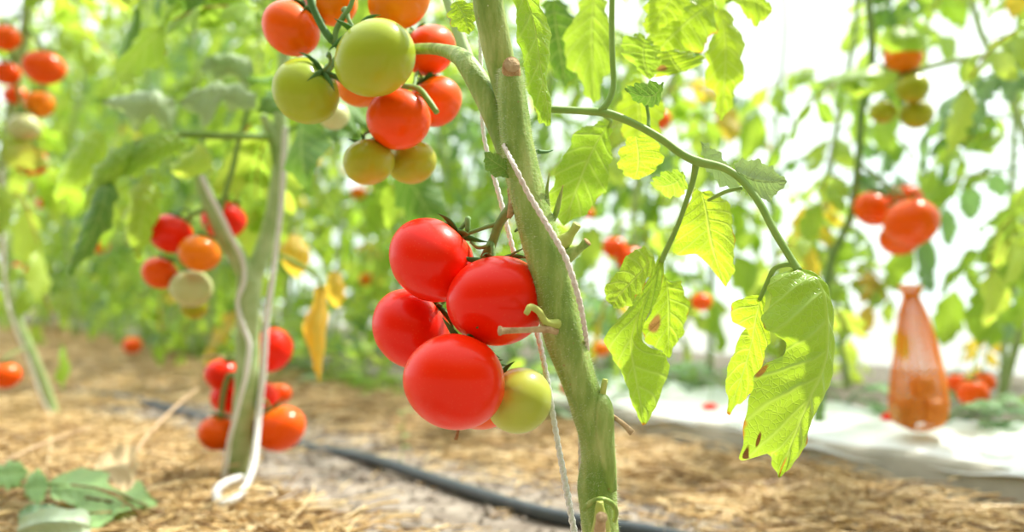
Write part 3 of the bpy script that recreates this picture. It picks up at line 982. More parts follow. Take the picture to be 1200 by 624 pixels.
# upper right cluster of back-lit leaflets
ul = obj('leaf', px_tube([(566, -60, .60, 9), (640, -95, .66, 8), (740, -70, .74, 7), (800, -20, .78, 7), (838, 12, .80, 6)], 6, 8), M['petiole'], main)
ul['label'] = 'back-lit leaf with brown edges at the upper right'
UPR = [
    ([(838, 10, .80), (832, 50, .80), (826, 85, .80), (838, 115, .80), (842, 140, .80)], [(845, 10, .80), (850, 45, .795), (850, 80, .795), (848, 112, .80), (845, 141, .80)],
     [(852, 12, .80), (868, 40, .80), (872, 78, .80), (862, 110, .80), (848, 141, .80)], 'leaf_pale'),
    ([(850, -8, .82), (868, 10, .82), (884, 30, .82), (898, 22, .82)], [(850, 5, .82), (866, 0, .82), (885, 0, .82), (905, 14, .82)], [(850, 2, .82), (866, -20, .82), (890, -14, .82), (905, 10, .82)], 'leaf_pale'),
    ([(835, -5, .78), (800, -2, .78), (770, 25, .78), (755, 52, .78), (770, 68, .78)], [(836, 4, .78), (812, 20, .775), (792, 38, .775), (778, 52, .775), (768, 68, .78)],
     [(838, 10, .78), (838, 35, .78), (822, 58, .78), (796, 66, .78), (772, 70, .78)], 'leaf_pale'),
    ([(800, -30, .76), (770, -15, .76), (757, 10, .76), (756, 36, .76)], [(802, -25, .76), (790, -5, .76), (776, 15, .76), (757, 38, .76)], [(806, -20, .76), (808, 0, .76), (796, 22, .76), (760, 40, .76)], 'leaf_pale'),
    ([(776, 60, .74), (764, 72, .74), (764, 88, .74), (780, 90, .74)], [(782, 60, .74), (790, 74, .74), (796, 82, .74), (800, 84, .74)], [(790, 58, .74), (812, 62, .74), (826, 70, .74), (806, 84, .74)], 'leaf_spot'),
    ([(756, 42, .72), (738, 40, .72), (728, 58, .72), (740, 74, .72), (760, 92, .72)], [(757, 46, .72), (754, 60, .72), (756, 76, .72), (761, 93, .72)], [(758, 44, .72), (772, 56, .72), (772, 76, .72), (763, 93, .72)], 'leaf_mid'),
    ([(690, -10, .80), (672, 20, .80), (660, 60, .80), (676, 90, .80), (694, 120, .80)], [(696, -10, .80), (694, 25, .80), (694, 60, .80), (696, 122, .80)], [(702, -10, .80), (714, 20, .80), (718, 60, .80), (708, 95, .80), (697, 122, .80)], 'leaf_mid'),
    ([(640, 0, .86), (632, 30, .86), (640, 70, .86), (660, 100, .86)], [(648, 0, .86), (652, 35, .86), (658, 70, .86), (662, 102, .86)], [(656, 0, .86), (680, 30, .86), (682, 70, .86), (664, 102, .86)], 'leaf_dark'),
    ([(742, 90, .84), (725, 120, .84), (730, 155, .84), (746, 180, .84)], [(746, 92, .84), (748, 122, .84), (750, 155, .84), (750, 182, .84)], [(752, 92, .84), (776, 118, .84), (772, 158, .84), (752, 182, .84)], 'leaf_pale'),
]
for k, (l, mm, r, mt) in enumerate(UPR):
    obj('leaflet', leaf_lmr(l, mm, r, 30, 6, bulge=.12, seed=30 + k, serr=.002), M[mt], ul)

# ------------------------------------------------------------------ twine
def twine(pp, label, mat='twine', sides=8):
    pts = [P(a, b, d) for a, b, d, w in pp]
    R = [w * .5 * d / FPX for a, b, d, w in pp]
    n = (len(pts) - 1) * 20 + 1
    C = catmull(pts, n)
    Rr = catmull([[r, r] for r in R], n)[:, 0]
    gs = []
    T = np.gradient(C, axis=0)
    A = norm(np.cross(T[0], [.1, 1, .2]))
    L = 0
    offs = [[], []]
    for i in range(n):
        t = norm(T[i])
        A = norm(A - t * (A @ t))
        B = np.cross(t, A)
        if i: L += np.linalg.norm(C[i] - C[i - 1])
        for q in (0, 1):
            a = L * 620 + q * math.pi
            offs[q].append(C[i] + Rr[i] * .36 * (math.cos(a) * A + math.sin(a) * B))
    for q in (0, 1):
        gs.append(tube(offs[q], Rr * .74, 1, sides))
    return tag(obj('twine', merge(*gs), M[mat]), label, 'twine')


twine([(590, 170, .585, 5), (603, 195, .566, 6), (618, 225, .565, 6.5), (634, 252, .563, 7), (652, 282, .559, 7), (664, 305, .557, 7), (674, 335, .558, 7),
       (681, 362, .562, 6.5), (686, 392, .575, 6), (688, 415, .59, 5), (684, 450, .615, 5), (680, 500, .62, 5), (681, 560, .62, 6), (684, 624, .62, 6), (690, 760, .625, 6)],
      'worn twine wound across the thick front stem', 'twine_worn')
twine([(562, -20, .66, 5), (563, 60, .655, 5), (566, 150, .65, 5), (576, 195, .645, 6), (588, 240, .64, 6), (600, 288, .636, 6), (616, 345, .632, 6), (632, 400, .628, 6.5),
       (642, 450, .622, 7), (652, 510, .618, 7), (663, 570, .615, 8), (673, 624, .612, 8), (690, 720, .612, 8)],
      'white twine hanging behind the red truss down to the bottom edge')

# ------------------------------------------------------------------ front truss tomatoes
GT = 'tomatoes of the big truss in front'
tomato(506, 305, 50.5, .625, 'tomato_red', 'red tomato at the top left of the big front truss', GT, (548, 272, .626), tilt=(.9, .15), seed=1, hi=True, squash=.93)
tomato(583, 353, 58.5, .602, 'tomato_red', 'large red tomato touching the thick stem, behind the dry stub', GT, (572, 300, .626), tilt=(-.1, .45), seed=2, hi=True, squash=.88)
tomato(482, 386, 47.5, .655, 'tomato_red', 'red tomato sticking out at the left of the big front truss', GT, (548, 370, .636), tilt=(1.2, .1), seed=3, hi=True, squash=.92)
tomato(533, 448, 59, .583, 'tomato_red', 'largest red tomato, lowest in front of the big truss', GT, (556, 400, .634), tilt=(.25, .75), seed=4, hi=True, squash=.92)
hid = tomato(562, 464, 44, .640, 'tomato_redorange', 'mostly hidden red tomato peeping out under the lowest one', GT, (560, 418, .634), tilt=(.1, .3), seed=5, hi=True)
obj('dry_tip', px_tube([(537, 500, .632, 4), (536, 508, .628, 4), (534, 516, .626, 5)], 4, 8), M['scar'], hid)
tomato(608, 470, 39, .612, 'tomato_half', 'green tomato with an orange blush beside the white twine', GT, (578, 436, .632), tilt=(-1.0, .3), seed=6, hi=True, squash=.97)

# ------------------------------------------------------------------ upper truss (a little further away)
GU = 'tomatoes of the upper truss'
obj('truss_stem', px_tube([(425, 62, .72, 10), (405, 62, .73, 9), (392, 72, .73, 8), (384, 84, .722, 7), (378, 98, .715, 6)], 6, 10), M['truss'], main)
obj('truss_stem', px_tube([(350, -40, .70, 9), (362, -5, .70, 9), (368, 12, .70, 9), (378, 32, .70, 9), (388, 46, .70, 9), (395, 52, .715, 9), (402, 62, .728, 8)], 6, 10), M['calyx'], main)
obj('truss_stem', px_tube([(392, 50, .70, 7), (394, 35, .70, 7), (402, 20, .70, 7), (412, 4, .70, 6), (416, -20, .70, 6)], 6, 10), M['truss'], main)
obj('truss_stem', px_tube([(470, 100, .74, 6), (490, 104, .72, 7), (502, 118, .71, 8), (512, 132, .705, 7)], 6, 10), M['petiole'], main)
obj('truss_stem', px_tube([(428, 62, .72, 8), (445, 80, .76, 7), (462, 100, .765, 7), (452, 130, .765, 6), (450, 160, .765, 6), (470, 168, .765, 6)], 6, 10), M['truss'], main)
tomato(341, 33, 34.5, .745, 'tomato_redorange', 'orange-red tomato at the left end of the upper truss', GU, (368, 8, .71), tilt=(.8, -.1), seed=11, hi=True)
tomato(358, 107, 38.5, .725, 'tomato_green', 'pale green tomato wearing a dark star calyx, left in the upper truss', GU, (384, 66, .705), ax=(.72, -.50, .62), seed=12, hi=True, squash=.95, long=1.25)
tomato(440, 68, 46.5, .690, 'tomato_green', 'biggest pale green tomato, in the middle of the upper truss', GU, (402, 12, .71), tilt=(-.7, .25), seed=13, hi=True, squash=.94)
tomato(388, 2, 31, .760, 'tomato_orange', 'orange tomato cut by the top edge, above the two green ones', GU, (398, -30, .74), tilt=(.3, -.1), seed=14, hi=True)
tomato(468, -1, 37, .735, 'tomato_orange', 'orange tomato cut by the top edge, above the branch of the upper truss', GU, (420, -20, .73), tilt=(-.8, 0), seed=15, hi=True)
tomato(424, 98, 30, .765, 'tomato_orange', 'orange tomato tucked behind the biggest green one', GU, (405, 66, .735), tilt=(-.2, .2), seed=16, hi=True)
tomato(467, 140, 36.5, .725, 'tomato_redorange', 'orange tomato below the biggest green one in the upper truss', GU, (462, 100, .765), tilt=(.2, .7), seed=17, hi=True, squash=.95)
tomato(503, 59, 31, .775, 'tomato_redorange', 'red tomato partly behind the side branch of the upper truss', GU, (470, 62, .72), tilt=(-.8, .2), seed=18, hi=True)
tomato(510, 119, 30, .770, 'tomato_redorange', 'orange-red tomato at the right end of the upper truss', GU, (485, 104, .73), tilt=(-.6, -.3), seed=19, hi=True, squash=.98)
tomato(432, 190, 29.5, .735, 'tomato_turning', 'small green tomato, lower left at the bottom of the upper truss', GU, (450, 158, .765), tilt=(-.2, .3), seed=20, hi=True)
tomato(483, 190, 28.5, .765, 'tomato_turning', 'small green tomato, lower right at the bottom of the upper truss', GU, (468, 168, .765), tilt=(-.3, .1), seed=21, hi=True)
tomato(391, 136, 18, .98, 'tomato_pale', 'blurred pale green tomato peeping out behind the upper truss', GU, (405, 66, .98), calyx=False, seed=22)

# ------------------------------------------------------------------ left tomato plant (the next in the row)
LB = P(272, 560, 1.28)
left = thing('tomato_plant', 'tomato plant at left with a forked stem tied by white twine', 'tomato plant', (LB[0], LB[1], 0))
obj('stem', px_tube([(268, 600, 1.28, 34), (272, 562, 1.28, 30), (281, 520, 1.27, 28), (286, 480, 1.26, 28), (289, 440, 1.25, 28), (290, 400, 1.25, 27),
                     (290, 360, 1.24, 28), (292, 325, 1.24, 30)], 10, 20, ridge=.04, wob=.015, seed=8), M['stem_back'], left)
obj('branch', px_tube([(294, 330, 1.24, 24), (280, 305, 1.235, 22), (262, 275, 1.23, 19), (246, 240, 1.22, 17), (235, 206, 1.22, 15)], 8, 16, wob=.015), M['stem_pale'], left)
obj('branch', px_tube([(294, 330, 1.24, 24), (306, 300, 1.245, 22), (318, 262, 1.25, 20), (326, 215, 1.25, 19), (331, 170, 1.25, 18), (328, 130, 1.25, 17), (334, 60, 1.26, 16), (328, -40, 1.27, 16)], 8, 16, wob=.015), M['stem_back'], left)
obj('branch', px_tube([(330, 180, 1.25, 12), (315, 150, 1.24, 12), (308, 135, 1.23, 9)], 6, 10), M['stem_pale'], left)
obj('truss_stem', px_tube([(292, 108, 1.22, 9), (290, 130, 1.215, 7), (280, 165, 1.21, 6), (272, 200, 1.21, 7), (262, 232, 1.22, 7), (258, 250, 1.23, 6)], 6, 10), M['petiole'], left)
obj('truss_stem', px_tube([(262, 232, 1.22, 6), (240, 245, 1.22, 6), (215, 262, 1.22, 6), (212, 305, 1.22, 5), (225, 330, 1.22, 5)], 6, 10), M['petiole'], left)
obj('truss_stem', px_tube([(262, 420, 1.25, 4), (250, 417, 1.23, 4), (236, 420, 1.22, 2)], 5, 8), M['stub_dry'], left)
obj('truss_stem', px_tube([(292, 400, 1.25, 9), (300, 425, 1.25, 7), (302, 450, 1.25, 6), (300, 480, 1.25, 6)], 5, 8), M['truss'], left)
obj('truss_stem', px_tube([(285, 445, 1.27, 9), (270, 440, 1.28, 7), (262, 460, 1.28, 6), (258, 490, 1.28, 6)], 5, 8), M['truss'], left)
la = obj('leaf', px_tube([(326, 210, 1.25, 9), (318, 165, 1.24, 9), (300, 160, 1.22, 8), (262, 160, 1.2, 9), (205, 158, 1.18, 8), (160, 168, 1.16, 7), (128, 190, 1.14, 6)], 6, 10), M['petiole'], left)
la['label'] = 'long arching leaf reaching left'
LL = [
    ([(150, 168, 1.15), (128, 178, 1.15), (108, 205, 1.15), (98, 240, 1.15)], [(160, 170, 1.15), (140, 190, 1.13), (120, 215, 1.13), (98, 244, 1.15)], [(170, 176, 1.15), (150, 200, 1.15), (128, 225, 1.15), (100, 246, 1.15)], 'leaf_mid'),
    ([(128, 200, 1.14), (112, 225, 1.14), (98, 260, 1.14), (88, 290, 1.14), (80, 318, 1.15)], [(128, 205, 1.14), (122, 235, 1.12), (112, 265, 1.12), (98, 295, 1.13), (80, 320, 1.15)], [(130, 205, 1.14), (136, 238, 1.14), (124, 272, 1.14), (104, 300, 1.14), (82, 322, 1.15)], 'leaf_dark'),
    ([(200, 150, 1.17), (175, 160, 1.16), (150, 175, 1.15), (125, 208, 1.15)], [(210, 160, 1.17), (185, 172, 1.15), (160, 188, 1.14), (126, 210, 1.15)], [(220, 172, 1.17), (190, 190, 1.16), (160, 205, 1.15), (127, 212, 1.15)], 'leaf_mid'),
    ([(300, 112, 1.2), (275, 98, 1.19), (240, 100, 1.18), (210, 118, 1.17)], [(300, 118, 1.2), (272, 110, 1.18), (240, 112, 1.17), (208, 120, 1.17)], [(300, 124, 1.2), (274, 132, 1.19), (262, 118, 1.18), (240, 148, 1.17), (222, 128, 1.17), (208, 124, 1.17)], 'leaf_grey'),
    ([(205, 118, 1.2), (185, 108, 1.2), (160, 108, 1.2), (120, 118, 1.2)], [(205, 124, 1.2), (180, 122, 1.18), (155, 122, 1.18), (120, 120, 1.2)], [(207, 132, 1.2), (196, 160, 1.2), (180, 136, 1.2), (158, 152, 1.2), (142, 130, 1.2), (120, 124, 1.2)], 'leaf_grey'),
    ([(288, 66, 1.25), (268, 62, 1.25), (245, 66, 1.25), (235, 78, 1.25)], [(295, 72, 1.25), (275, 78, 1.23), (255, 80, 1.23), (236, 80, 1.25)], [(298, 82, 1.25), (288, 106, 1.25), (272, 88, 1.25), (255, 108, 1.25), (237, 84, 1.25)], 'leaf_grey'),
    ([(235, 168, 1.22), (215, 182, 1.22), (200, 195, 1.22), (205, 205, 1.22)], [(240, 175, 1.22), (228, 190, 1.2), (218, 200, 1.2), (206, 206, 1.22)], [(246, 182, 1.22), (250, 198, 1.22), (232, 206, 1.22), (208, 208, 1.22)], 'leaf_bed'),
    ([(165, 205, 1.2), (150, 235, 1.2), (145, 270, 1.2), (160, 300, 1.2)], [(172, 205, 1.2), (168, 240, 1.18), (164, 270, 1.18), (161, 302, 1.2)], [(180, 205, 1.2), (188, 240, 1.2), (178, 275, 1.2), (163, 302, 1.2)], 'leaf_mid'),
    ([(110, 150, 1.25), (90, 170, 1.25), (72, 200, 1.25), (62, 230, 1.25)], [(118, 155, 1.25), (104, 185, 1.23), (86, 210, 1.23), (63, 233, 1.25)], [(126, 162, 1.25), (120, 195, 1.25), (96, 222, 1.25), (65, 235, 1.25)], 'leaf_mid'),
]
for k, (l, mm, r, mt) in enumerate(LL):
    obj('leaflet', leaf_lmr(l, mm, r, 26, 5, bulge=.15, seed=60 + k, serr=.0045, quilt=.0015), M[mt], la)
# withered yellow leaf hanging right of the left plant
yl = obj('leaf', px_tube([(330, 300, 1.27, 5), (350, 310, 1.3, 5), (372, 325, 1.32, 4), (376, 340, 1.33, 4)], 5, 8), M['petiole'], left)
yl['label'] = 'withered yellow leaf hanging down'
for k, (l, mm, r) in enumerate([
    ([(372, 335, 1.33), (364, 360, 1.33), (354, 385, 1.33), (364, 415, 1.33), (372, 446, 1.33)], [(376, 335, 1.33), (374, 362, 1.32), (370, 388, 1.31), (372, 418, 1.32), (374, 448, 1.33)], [(380, 335, 1.33), (384, 362, 1.34), (382, 388, 1.34), (378, 418, 1.34), (375, 448, 1.33)]),
    ([(386, 320, 1.36), (382, 335, 1.36), (384, 350, 1.36), (392, 360, 1.36)], [(392, 318, 1.36), (392, 335, 1.35), (393, 348, 1.35), (394, 361, 1.36)], [(398, 320, 1.36), (404, 335, 1.36), (404, 350, 1.36), (396, 361, 1.36)]),
    ([(340, 276, 1.4), (330, 290, 1.4), (332, 310, 1.4), (345, 325, 1.4)], [(346, 276, 1.4), (345, 292, 1.38), (346, 308, 1.38), (347, 326, 1.4)], [(352, 278, 1.4), (362, 292, 1.4), (362, 310, 1.4), (350, 325, 1.4)])]):
    obj('leaflet', leaf_lmr(l, mm, r, 26, 5, bulge=.2, seed=80 + k, serr=.002), M['leaf_yellow'], yl)

GM = 'tomatoes of the left plant, upper truss'
tomato(200, 274, 25, 1.22, 'tomato_red', 'dark red tomato at the upper left of the left plant, left of the forked stem', GM, (225, 252, 1.22), tilt=(.4, .2), seed=31)
tomato(262, 258, 25, 1.28, 'tomato_red', 'red tomato partly hidden by the left arm of the forked stem', GM, (262, 232, 1.24), tilt=(0, .2), seed=32)
tomato(234, 297, 24, 1.19, 'tomato_orange', 'orange tomato close to the forked stem, under the dark red one', GM, (240, 262, 1.21), tilt=(.2, .2), seed=33)
tomato(187, 320, 20.5, 1.24, 'tomato_redorange', 'orange tomato, leftmost and low in the truss beside the forked stem', GM, (205, 290, 1.22), tilt=(.4, .2), seed=34)
tomato(224, 338, 24.5, 1.23, 'tomato_pale', 'yellow-green tomato under the orange ones beside the forked stem', GM, (222, 312, 1.22), tilt=(0, .2), seed=35)
tomato(228, 360, 16, 1.29, 'tomato_turning', 'small yellowish tomato, lowest of the truss beside the forked stem', GM, None, calyx=False, seed=36)
GL = 'tomatoes of the left plant, lower truss'
tomato(316, 410, 26, 1.30, 'tomato_red', 'red tomato highest of the low truss, right behind the hanging twine', GL, (296, 392, 1.26), tilt=(-.3, -.1), seed=41, squash=1.0)
tomato(261, 440, 21, 1.31, 'tomato_red', 'red tomato half hidden at the upper left of the low truss', GL, (280, 425, 1.29), tilt=(.3, 0), seed=42)
tomato(271, 466, 23, 1.34, 'tomato_red', 'red tomato behind the lower stem of the left plant', GL, None, calyx=False, seed=43)
tomato(255, 508, 23, 1.29, 'tomato_redorange', 'red tomato almost on the straw, left of the stem', GL, (262, 475, 1.29), tilt=(.2, .1), seed=44)
tomato(302, 468, 24, 1.31, 'tomato_red', 'red tomato in the middle of the low truss, right of the stem', GL, (301, 440, 1.27), tilt=(0, 0), seed=45)
tomato(328, 503, 29, 1.26, 'tomato_redorange', 'shiny red tomato hanging low over the straw, right of the stem', GL, (302, 478, 1.25), tilt=(-.5, 0), seed=46)
tomato(327, 462, 14, 1.36, 'tomato_redorange', 'small red tomato wedged between bigger ones of the low truss', GL, None, calyx=False, seed=47)

twine([(334, 150, 1.22, 7), (332, 200, 1.215, 7), (329, 250, 1.21, 7), (320, 320, 1.2, 7), (312, 380, 1.2, 8), (308, 440, 1.2, 8), (303, 490, 1.2, 8), (298, 540, 1.16, 9), (288, 570, 1.12, 9),
       (274, 586, 1.09, 9), (258, 590, 1.09, 10), (254, 576, 1.11, 10), (266, 566, 1.13, 10), (284, 560, 1.15, 9)], 'thick white twine hanging right of the forked stem, ending in a loop')
twine([(236, 206, 1.20, 6), (246, 228, 1.20, 6), (258, 250, 1.205, 6), (272, 280, 1.21, 6), (284, 305, 1.22, 5), (286, 330, 1.22, 5), (278, 355, 1.22, 5), (286, 385, 1.22, 6),
       (292, 405, 1.22, 6), (288, 440, 1.22, 6), (278, 480, 1.225, 5), (268, 520, 1.23, 6), (262, 565, 1.24, 7)], 'thin white twine wrapped along the left arm of the forked stem')

# ------------------------------------------------------------------ third plant at the far left
TB = G(62, 492, 0)
third = thing('tomato_plant', 'tomato plant at the left edge with thin leaning stem', 'tomato plant', (TB[0], TB[1], 0))
obj('stem', px_tube([(64, 496, 2.05, 15), (55, 465, 2.04, 14), (38, 420, 2.0, 13), (18, 370, 1.97, 13), (6, 300, 1.95, 12), (2, 220, 1.93, 12), (10, 150, 1.9, 12), (22, 80, 1.9, 13), (32, 20, 1.9, 13), (36, -60, 1.9, 13)],
                    8, 12, wob=.01), M['stem_back'], third)
obj('truss_stem', px_tube([(30, 30, 1.9, 8), (50, 55, 1.86, 6), (56, 75, 1.84, 6), (50, 110, 1.84, 5), (42, 150, 1.84, 5), (40, 180, 1.84, 4)], 5, 8), M['petiole'], third)
obj('truss_stem', px_tube([(20, 20, 1.9, 8), (12, 30, 1.86, 6), (16, 70, 1.84, 6), (22, 110, 1.84, 5), (26, 140, 1.84, 4)], 5, 8), M['petiole'], third)
twine([(2, 200, 1.88, 4), (5, 330, 1.89, 4), (16, 380, 1.9, 4), (32, 420, 1.95, 4), (50, 470, 1.98, 4), (64, 494, 2.0, 4)], 'white twine along the leaning stem at the left edge')
G3 = 'tomatoes of the plant at the left edge'
tomato(6, 44, 17, 1.80, 'tomato_redorange', 'orange-red tomato cut by the left edge near the top', G3, (14, 25, 1.86), seed=51)
tomato(8, 86, 15, 1.82, 'tomato_redorange', 'orange-red tomato at the left edge under the topmost one', G3, (18, 70, 1.84), seed=52)
tomato(51, 79, 22, 1.78, 'tomato_redorange', 'heart-shaped orange-red tomato near the top left corner', G3, (55, 60, 1.84), tilt=(.2, 0), seed=53, lump=.07)
tomato(46, 122, 17, 1.84, 'tomato_orange', 'orange tomato below the heart-shaped one', G3, (50, 104, 1.85), seed=54)
tomato(28, 149, 18, 1.80, 'tomato_pale', 'pale whitish green tomato at the far left', G3, (28, 130, 1.84), seed=55)
tomato(37, 190, 18, 1.80, 'tomato_red', 'single round red tomato lowest on the far left truss', G3, (40, 172, 1.84), seed=56)
tomato(18, 112, 13, 1.90, 'tomato_redorange', 'small orange tomato deep inside the far left truss', G3, (22, 105, 1.86), calyx=False, seed=57)
tomato(6, 440, 17, 1.62, 'tomato_redorange', 'orange-red tomato cut by the left edge just above the straw', G3, (34, 408, 1.98), seed=58)

# ------------------------------------------------------------------ foliage of the row plants and the bed plants
VAR = [compound_leaf(100 + k, length=.20 + .05 * (k % 3), size=.085 + .012 * (k % 2)) for k in range(9)]
VMESH = {}
for mt in ('leaf_mid', 'leaf_bed', 'leaf_blue', 'leaf_yellow', 'leaf_dark'):
    for k, g in enumerate(VAR):
        me = mesh_from(*g)
        me.name = 'leaf'
        me.materials.append(M[mt])
        VMESH[mt, k] = me


def leaf_copy(parent, world, rz, tilt, roll, scale, mt, k):
    o = bpy.data.objects.new('leaf', VMESH[mt, k])
    COL.objects.link(o)
    o.parent = parent
    o.location = Vector(np.asarray(world) - origin_of(parent))
    o.rotation_euler = (roll, tilt, rz)
    o.scale = (scale,) * 3
    return o


def pick_mat(rs, bias=0.0):
    x = rs.random()
    return 'leaf_bed' if x < .50 else 'leaf_mid' if x < .78 + bias else 'leaf_blue' if x < .93 else 'leaf_yellow' if x < .95 else 'leaf_dark'


rsl = np.random.default_rng(21)
SKYBOX = (865, 1015, 95)


def leaves_on(parent, C, n, zlo, zhi, rs, scale=(.7, 1.1), avoid=None, bias=0.0, mind=0.0):
    """C = stem curve (world), n leaves between two heights"""
    got = tries = 0
    while got < n and tries < n * 6:
        tries += 1
        z = rs.uniform(zlo, zhi)
        i = int(np.argmin(np.abs(C[:, 2] - z)))
        base = C[i]
        rz = rs.uniform(0, 6.283)
        sc = rs.uniform(*scale)
        tip = base + np.array([math.cos(rz), math.sin(rz), -.3]) * .22 * sc
        px, py, d = proj(tip)
        if d < mind: continue
        if avoid is not None and (avoid(px, py, d) or avoid(*proj(base * .45 + tip * .55 + [0, 0, .03]))): continue
        leaf_copy(parent, base, rz, rs.uniform(-.35, .25), rs.uniform(-.4, .4), sc, pick_mat(rs, bias), int(rs.integers(len(VAR))))
        got += 1


def av_row(px, py, d):
    # keep the gap over the straw, the fruit trusses and the trunk readable
    if py > 395: return True
    if 155 < px < 300 and 205 < py < 400 and d < 1.3: return True
    if 0 < px < 95 and 20 < py < 215 and d < 1.95: return True
    if 215 < px < 375 and 100 < py and d < 1.27: return True
    return d < .95


Cl = catmull([P(292, 325, 1.24), P(318, 262, 1.25), P(331, 170, 1.25), P(334, 60, 1.26), P(328, -40, 1.27), P(330, -200, 1.27)], 60)
leaves_on(left, Cl, 14, .42, .80, rsl, (.65, .95), av_row)
Ct = catmull([P(6, 300, 1.95), P(10, 150, 1.9), P(32, 20, 1.9), P(36, -60, 1.9), P(40, -250, 1.9)], 60)
leaves_on(third, Ct, 30, .32, 1.05, rsl, (.7, 1.1), av_row)

# bed plants
rb = np.random.default_rng(33)
GB = 'leafy tomato plants in the bed behind'


def av_bed(px, py, d):
    if SKYBOX[0] < px < SKYBOX[1] and py < SKYBOX[2]: return True
    if 1015 < px < 1120 and 40 < py < 150 and d < 1.75: return True
    if 985 < px < 1110 and 190 < py < 305 and d < 1.75: return True
    if 1015 < px < 1120 and 330 < py < 520 and d < 1.9: return True
    if py > (478 if px > 380 else 452) + max(0, (px - 900)) * .05: return True
    if 1100 < px < 1175 and 425 < py < 480 and d < 2.0: return True
    return False


bedplants = []
for (ofs, s0, ds, n) in ((.62, 2.25, .45, 16), (1.02, .30, .40, 24), (1.45, .15, .42, 26), (1.92, .3, .6, 20)):
    for k in range(n):
        s = s0 + ds * k + rb.uniform(-.06, .06)
        o_ = ofs + rb.uniform(-.06, .06)
        b = row(s, o_, .04 if ofs > .8 else .005)
        px, py, d = proj(b)
        if px < -200 or px > 1420: continue
        if 940 < px < 1010 and d < 1.75: continue
        hgt = min(2.2, .27 + .30 * d + .35)
        lean = rb.normal(0, .05, 4)
        C = catmull([b, b + [lean[0], lean[1], hgt * .35], b + [lean[2], lean[3], hgt * .7], b + [lean[0] * 1.5, lean[1] * 1.5, hgt]], 40)
        pl = thing('tomato_plant', 'leafy tomato plant with thin upright stem in the bed behind the grey edging' if ofs > .8 else
                   'distant leafy tomato plant growing from the straw path at left', 'tomato plant', b, GB if ofs > .8 else 'distant tomato plants along the straw path')
        obj('stem', tube(C[::6], np.linspace(.009, .005, len(C[::6])), 4, 8), M['stem_back' if rb.random() < .6 else 'stem_pale'], pl)
        nl = int(26 + 11 * min(hgt, 2)) if ofs < 1.8 else 18
        if px > 760: nl = int(nl * .8)
        if ofs < .8: nl = int(nl * .65)
        leaves_on(pl, C, nl, .13, hgt, rb, (.62, 1.05), av_bed)
        bedplants.append((px, d, pl, C))

# right-hand plant carrying the two trusses
RB = P(962, 500, 1.62)
rp = thing('tomato_plant', 'dark-stemmed tomato plant at right carrying a red and a green truss', 'tomato plant', (RB[0], RB[1], .045))
obj('stem', px_tube([(958, 515, 1.62, 14), (964, 420, 1.62, 11), (966, 350, 1.62, 10), (976, 300, 1.62, 9), (996, 255, 1.62, 9), (1006, 190, 1.62, 9), (1010, 130, 1.62, 9), (1022, 70, 1.62, 9), (1018, 0, 1.62, 9), (1014, -60, 1.62, 9)],
                    8, 12), M['truss'], rp)
obj('branch', px_tube([(1014, 110, 1.62, 7), (1040, 95, 1.6, 7), (1090, 78, 1.58, 7), (1140, 68, 1.55, 7), (1200, 62, 1.5, 6), (1260, 64, 1.45, 6)], 6, 8), M['stem_back'], rp)
obj('truss_stem', px_tube([(1006, 190, 1.62, 6), (1025, 205, 1.6, 5), (1045, 222, 1.59, 5), (1050, 235, 1.58, 5)], 5, 8), M['truss'], rp)
obj('truss_stem', px_tube([(1018, 75, 1.62, 5), (1040, 80, 1.6, 5), (1055, 100, 1.6, 4), (1056, 125, 1.6, 4)], 5, 8), M['truss'], rp)
fl = obj('leaf', px_tube([(1012, 100, 1.62, 4), (1035, 92, 1.58, 4), (1040, 96, 1.55, 4)], 4, 6), M['petiole'], rp)
obj('leaflet', leaf_lmr([(1052, 82, 1.55), (1015, 78, 1.55), (980, 88, 1.55), (955, 96, 1.55)], [(1052, 88, 1.55), (1015, 90, 1.52), (985, 96, 1.52), (955, 98, 1.55)],
                        [(1050, 98, 1.55), (1018, 112, 1.55), (985, 110, 1.55), (956, 100, 1.55)], 24, 5, seed=90, serr=.003), M['leaf_bed'], fl)
obj('leaflet', leaf_lmr([(1035, 38, 1.5), (1034, 52, 1.5), (1045, 62, 1.5)], [(1055, 32, 1.5), (1058, 45, 1.48), (1058, 60, 1.48)], [(1076, 38, 1.5), (1086, 52, 1.5), (1080, 62, 1.5)], 16, 5, seed=91, bulge=.2), M['leaf_mid'], fl)
GR, GG = 'red truss on the right-hand plant', 'green truss on the right-hand plant'
tomato(1023, 245, 22, 1.60, 'tomato_redorange', 'orange-red tomato, left one of the red truss at right', GR, (1045, 222, 1.59), tilt=(.4, 0), seed=61)
tomato(1068, 261, 31, 1.50, 'tomato_redorange', 'biggest shiny orange-red tomato of the red truss at right', GR, (1050, 228, 1.58), tilt=(-.2, .3), seed=62)
tomato(1054, 280, 22, 1.60, 'tomato_redorange', 'orange-red tomato underneath the biggest one at right', GR, None, calyx=False, seed=63)
tomato(1061, 234, 20, 1.62, 'tomato_redorange', 'reddish tomato on top, behind the biggest one at right', GR, (1050, 225, 1.59), seed=64)
tomato(1059, 66, 22, 1.58, 'tomato_orange', 'orange-green tomato under a leaf near the top right', GG, (1040, 80, 1.6), calyx=False, seed=65)
tomato(1070, 103, 19, 1.57, 'tomato_turning', 'green tomato in the middle of the green truss at top right', GG, (1056, 100, 1.6), seed=66)
tomato(1035, 131, 15, 1.60, 'tomato_turning', 'small green tomato at the lower left of the green truss', GG, (1050, 115, 1.6), seed=67)
tomato(1074, 134, 19, 1.60, 'tomato_turning', 'green tomato at the lower right of the green truss', GG, (1058, 120, 1.6), seed=68)
Cr = catmull([P(964, 420, 1.62), P(976, 300, 1.62), P(1006, 190, 1.62), P(1022, 70, 1.62), P(1014, -60, 1.62)], 40)
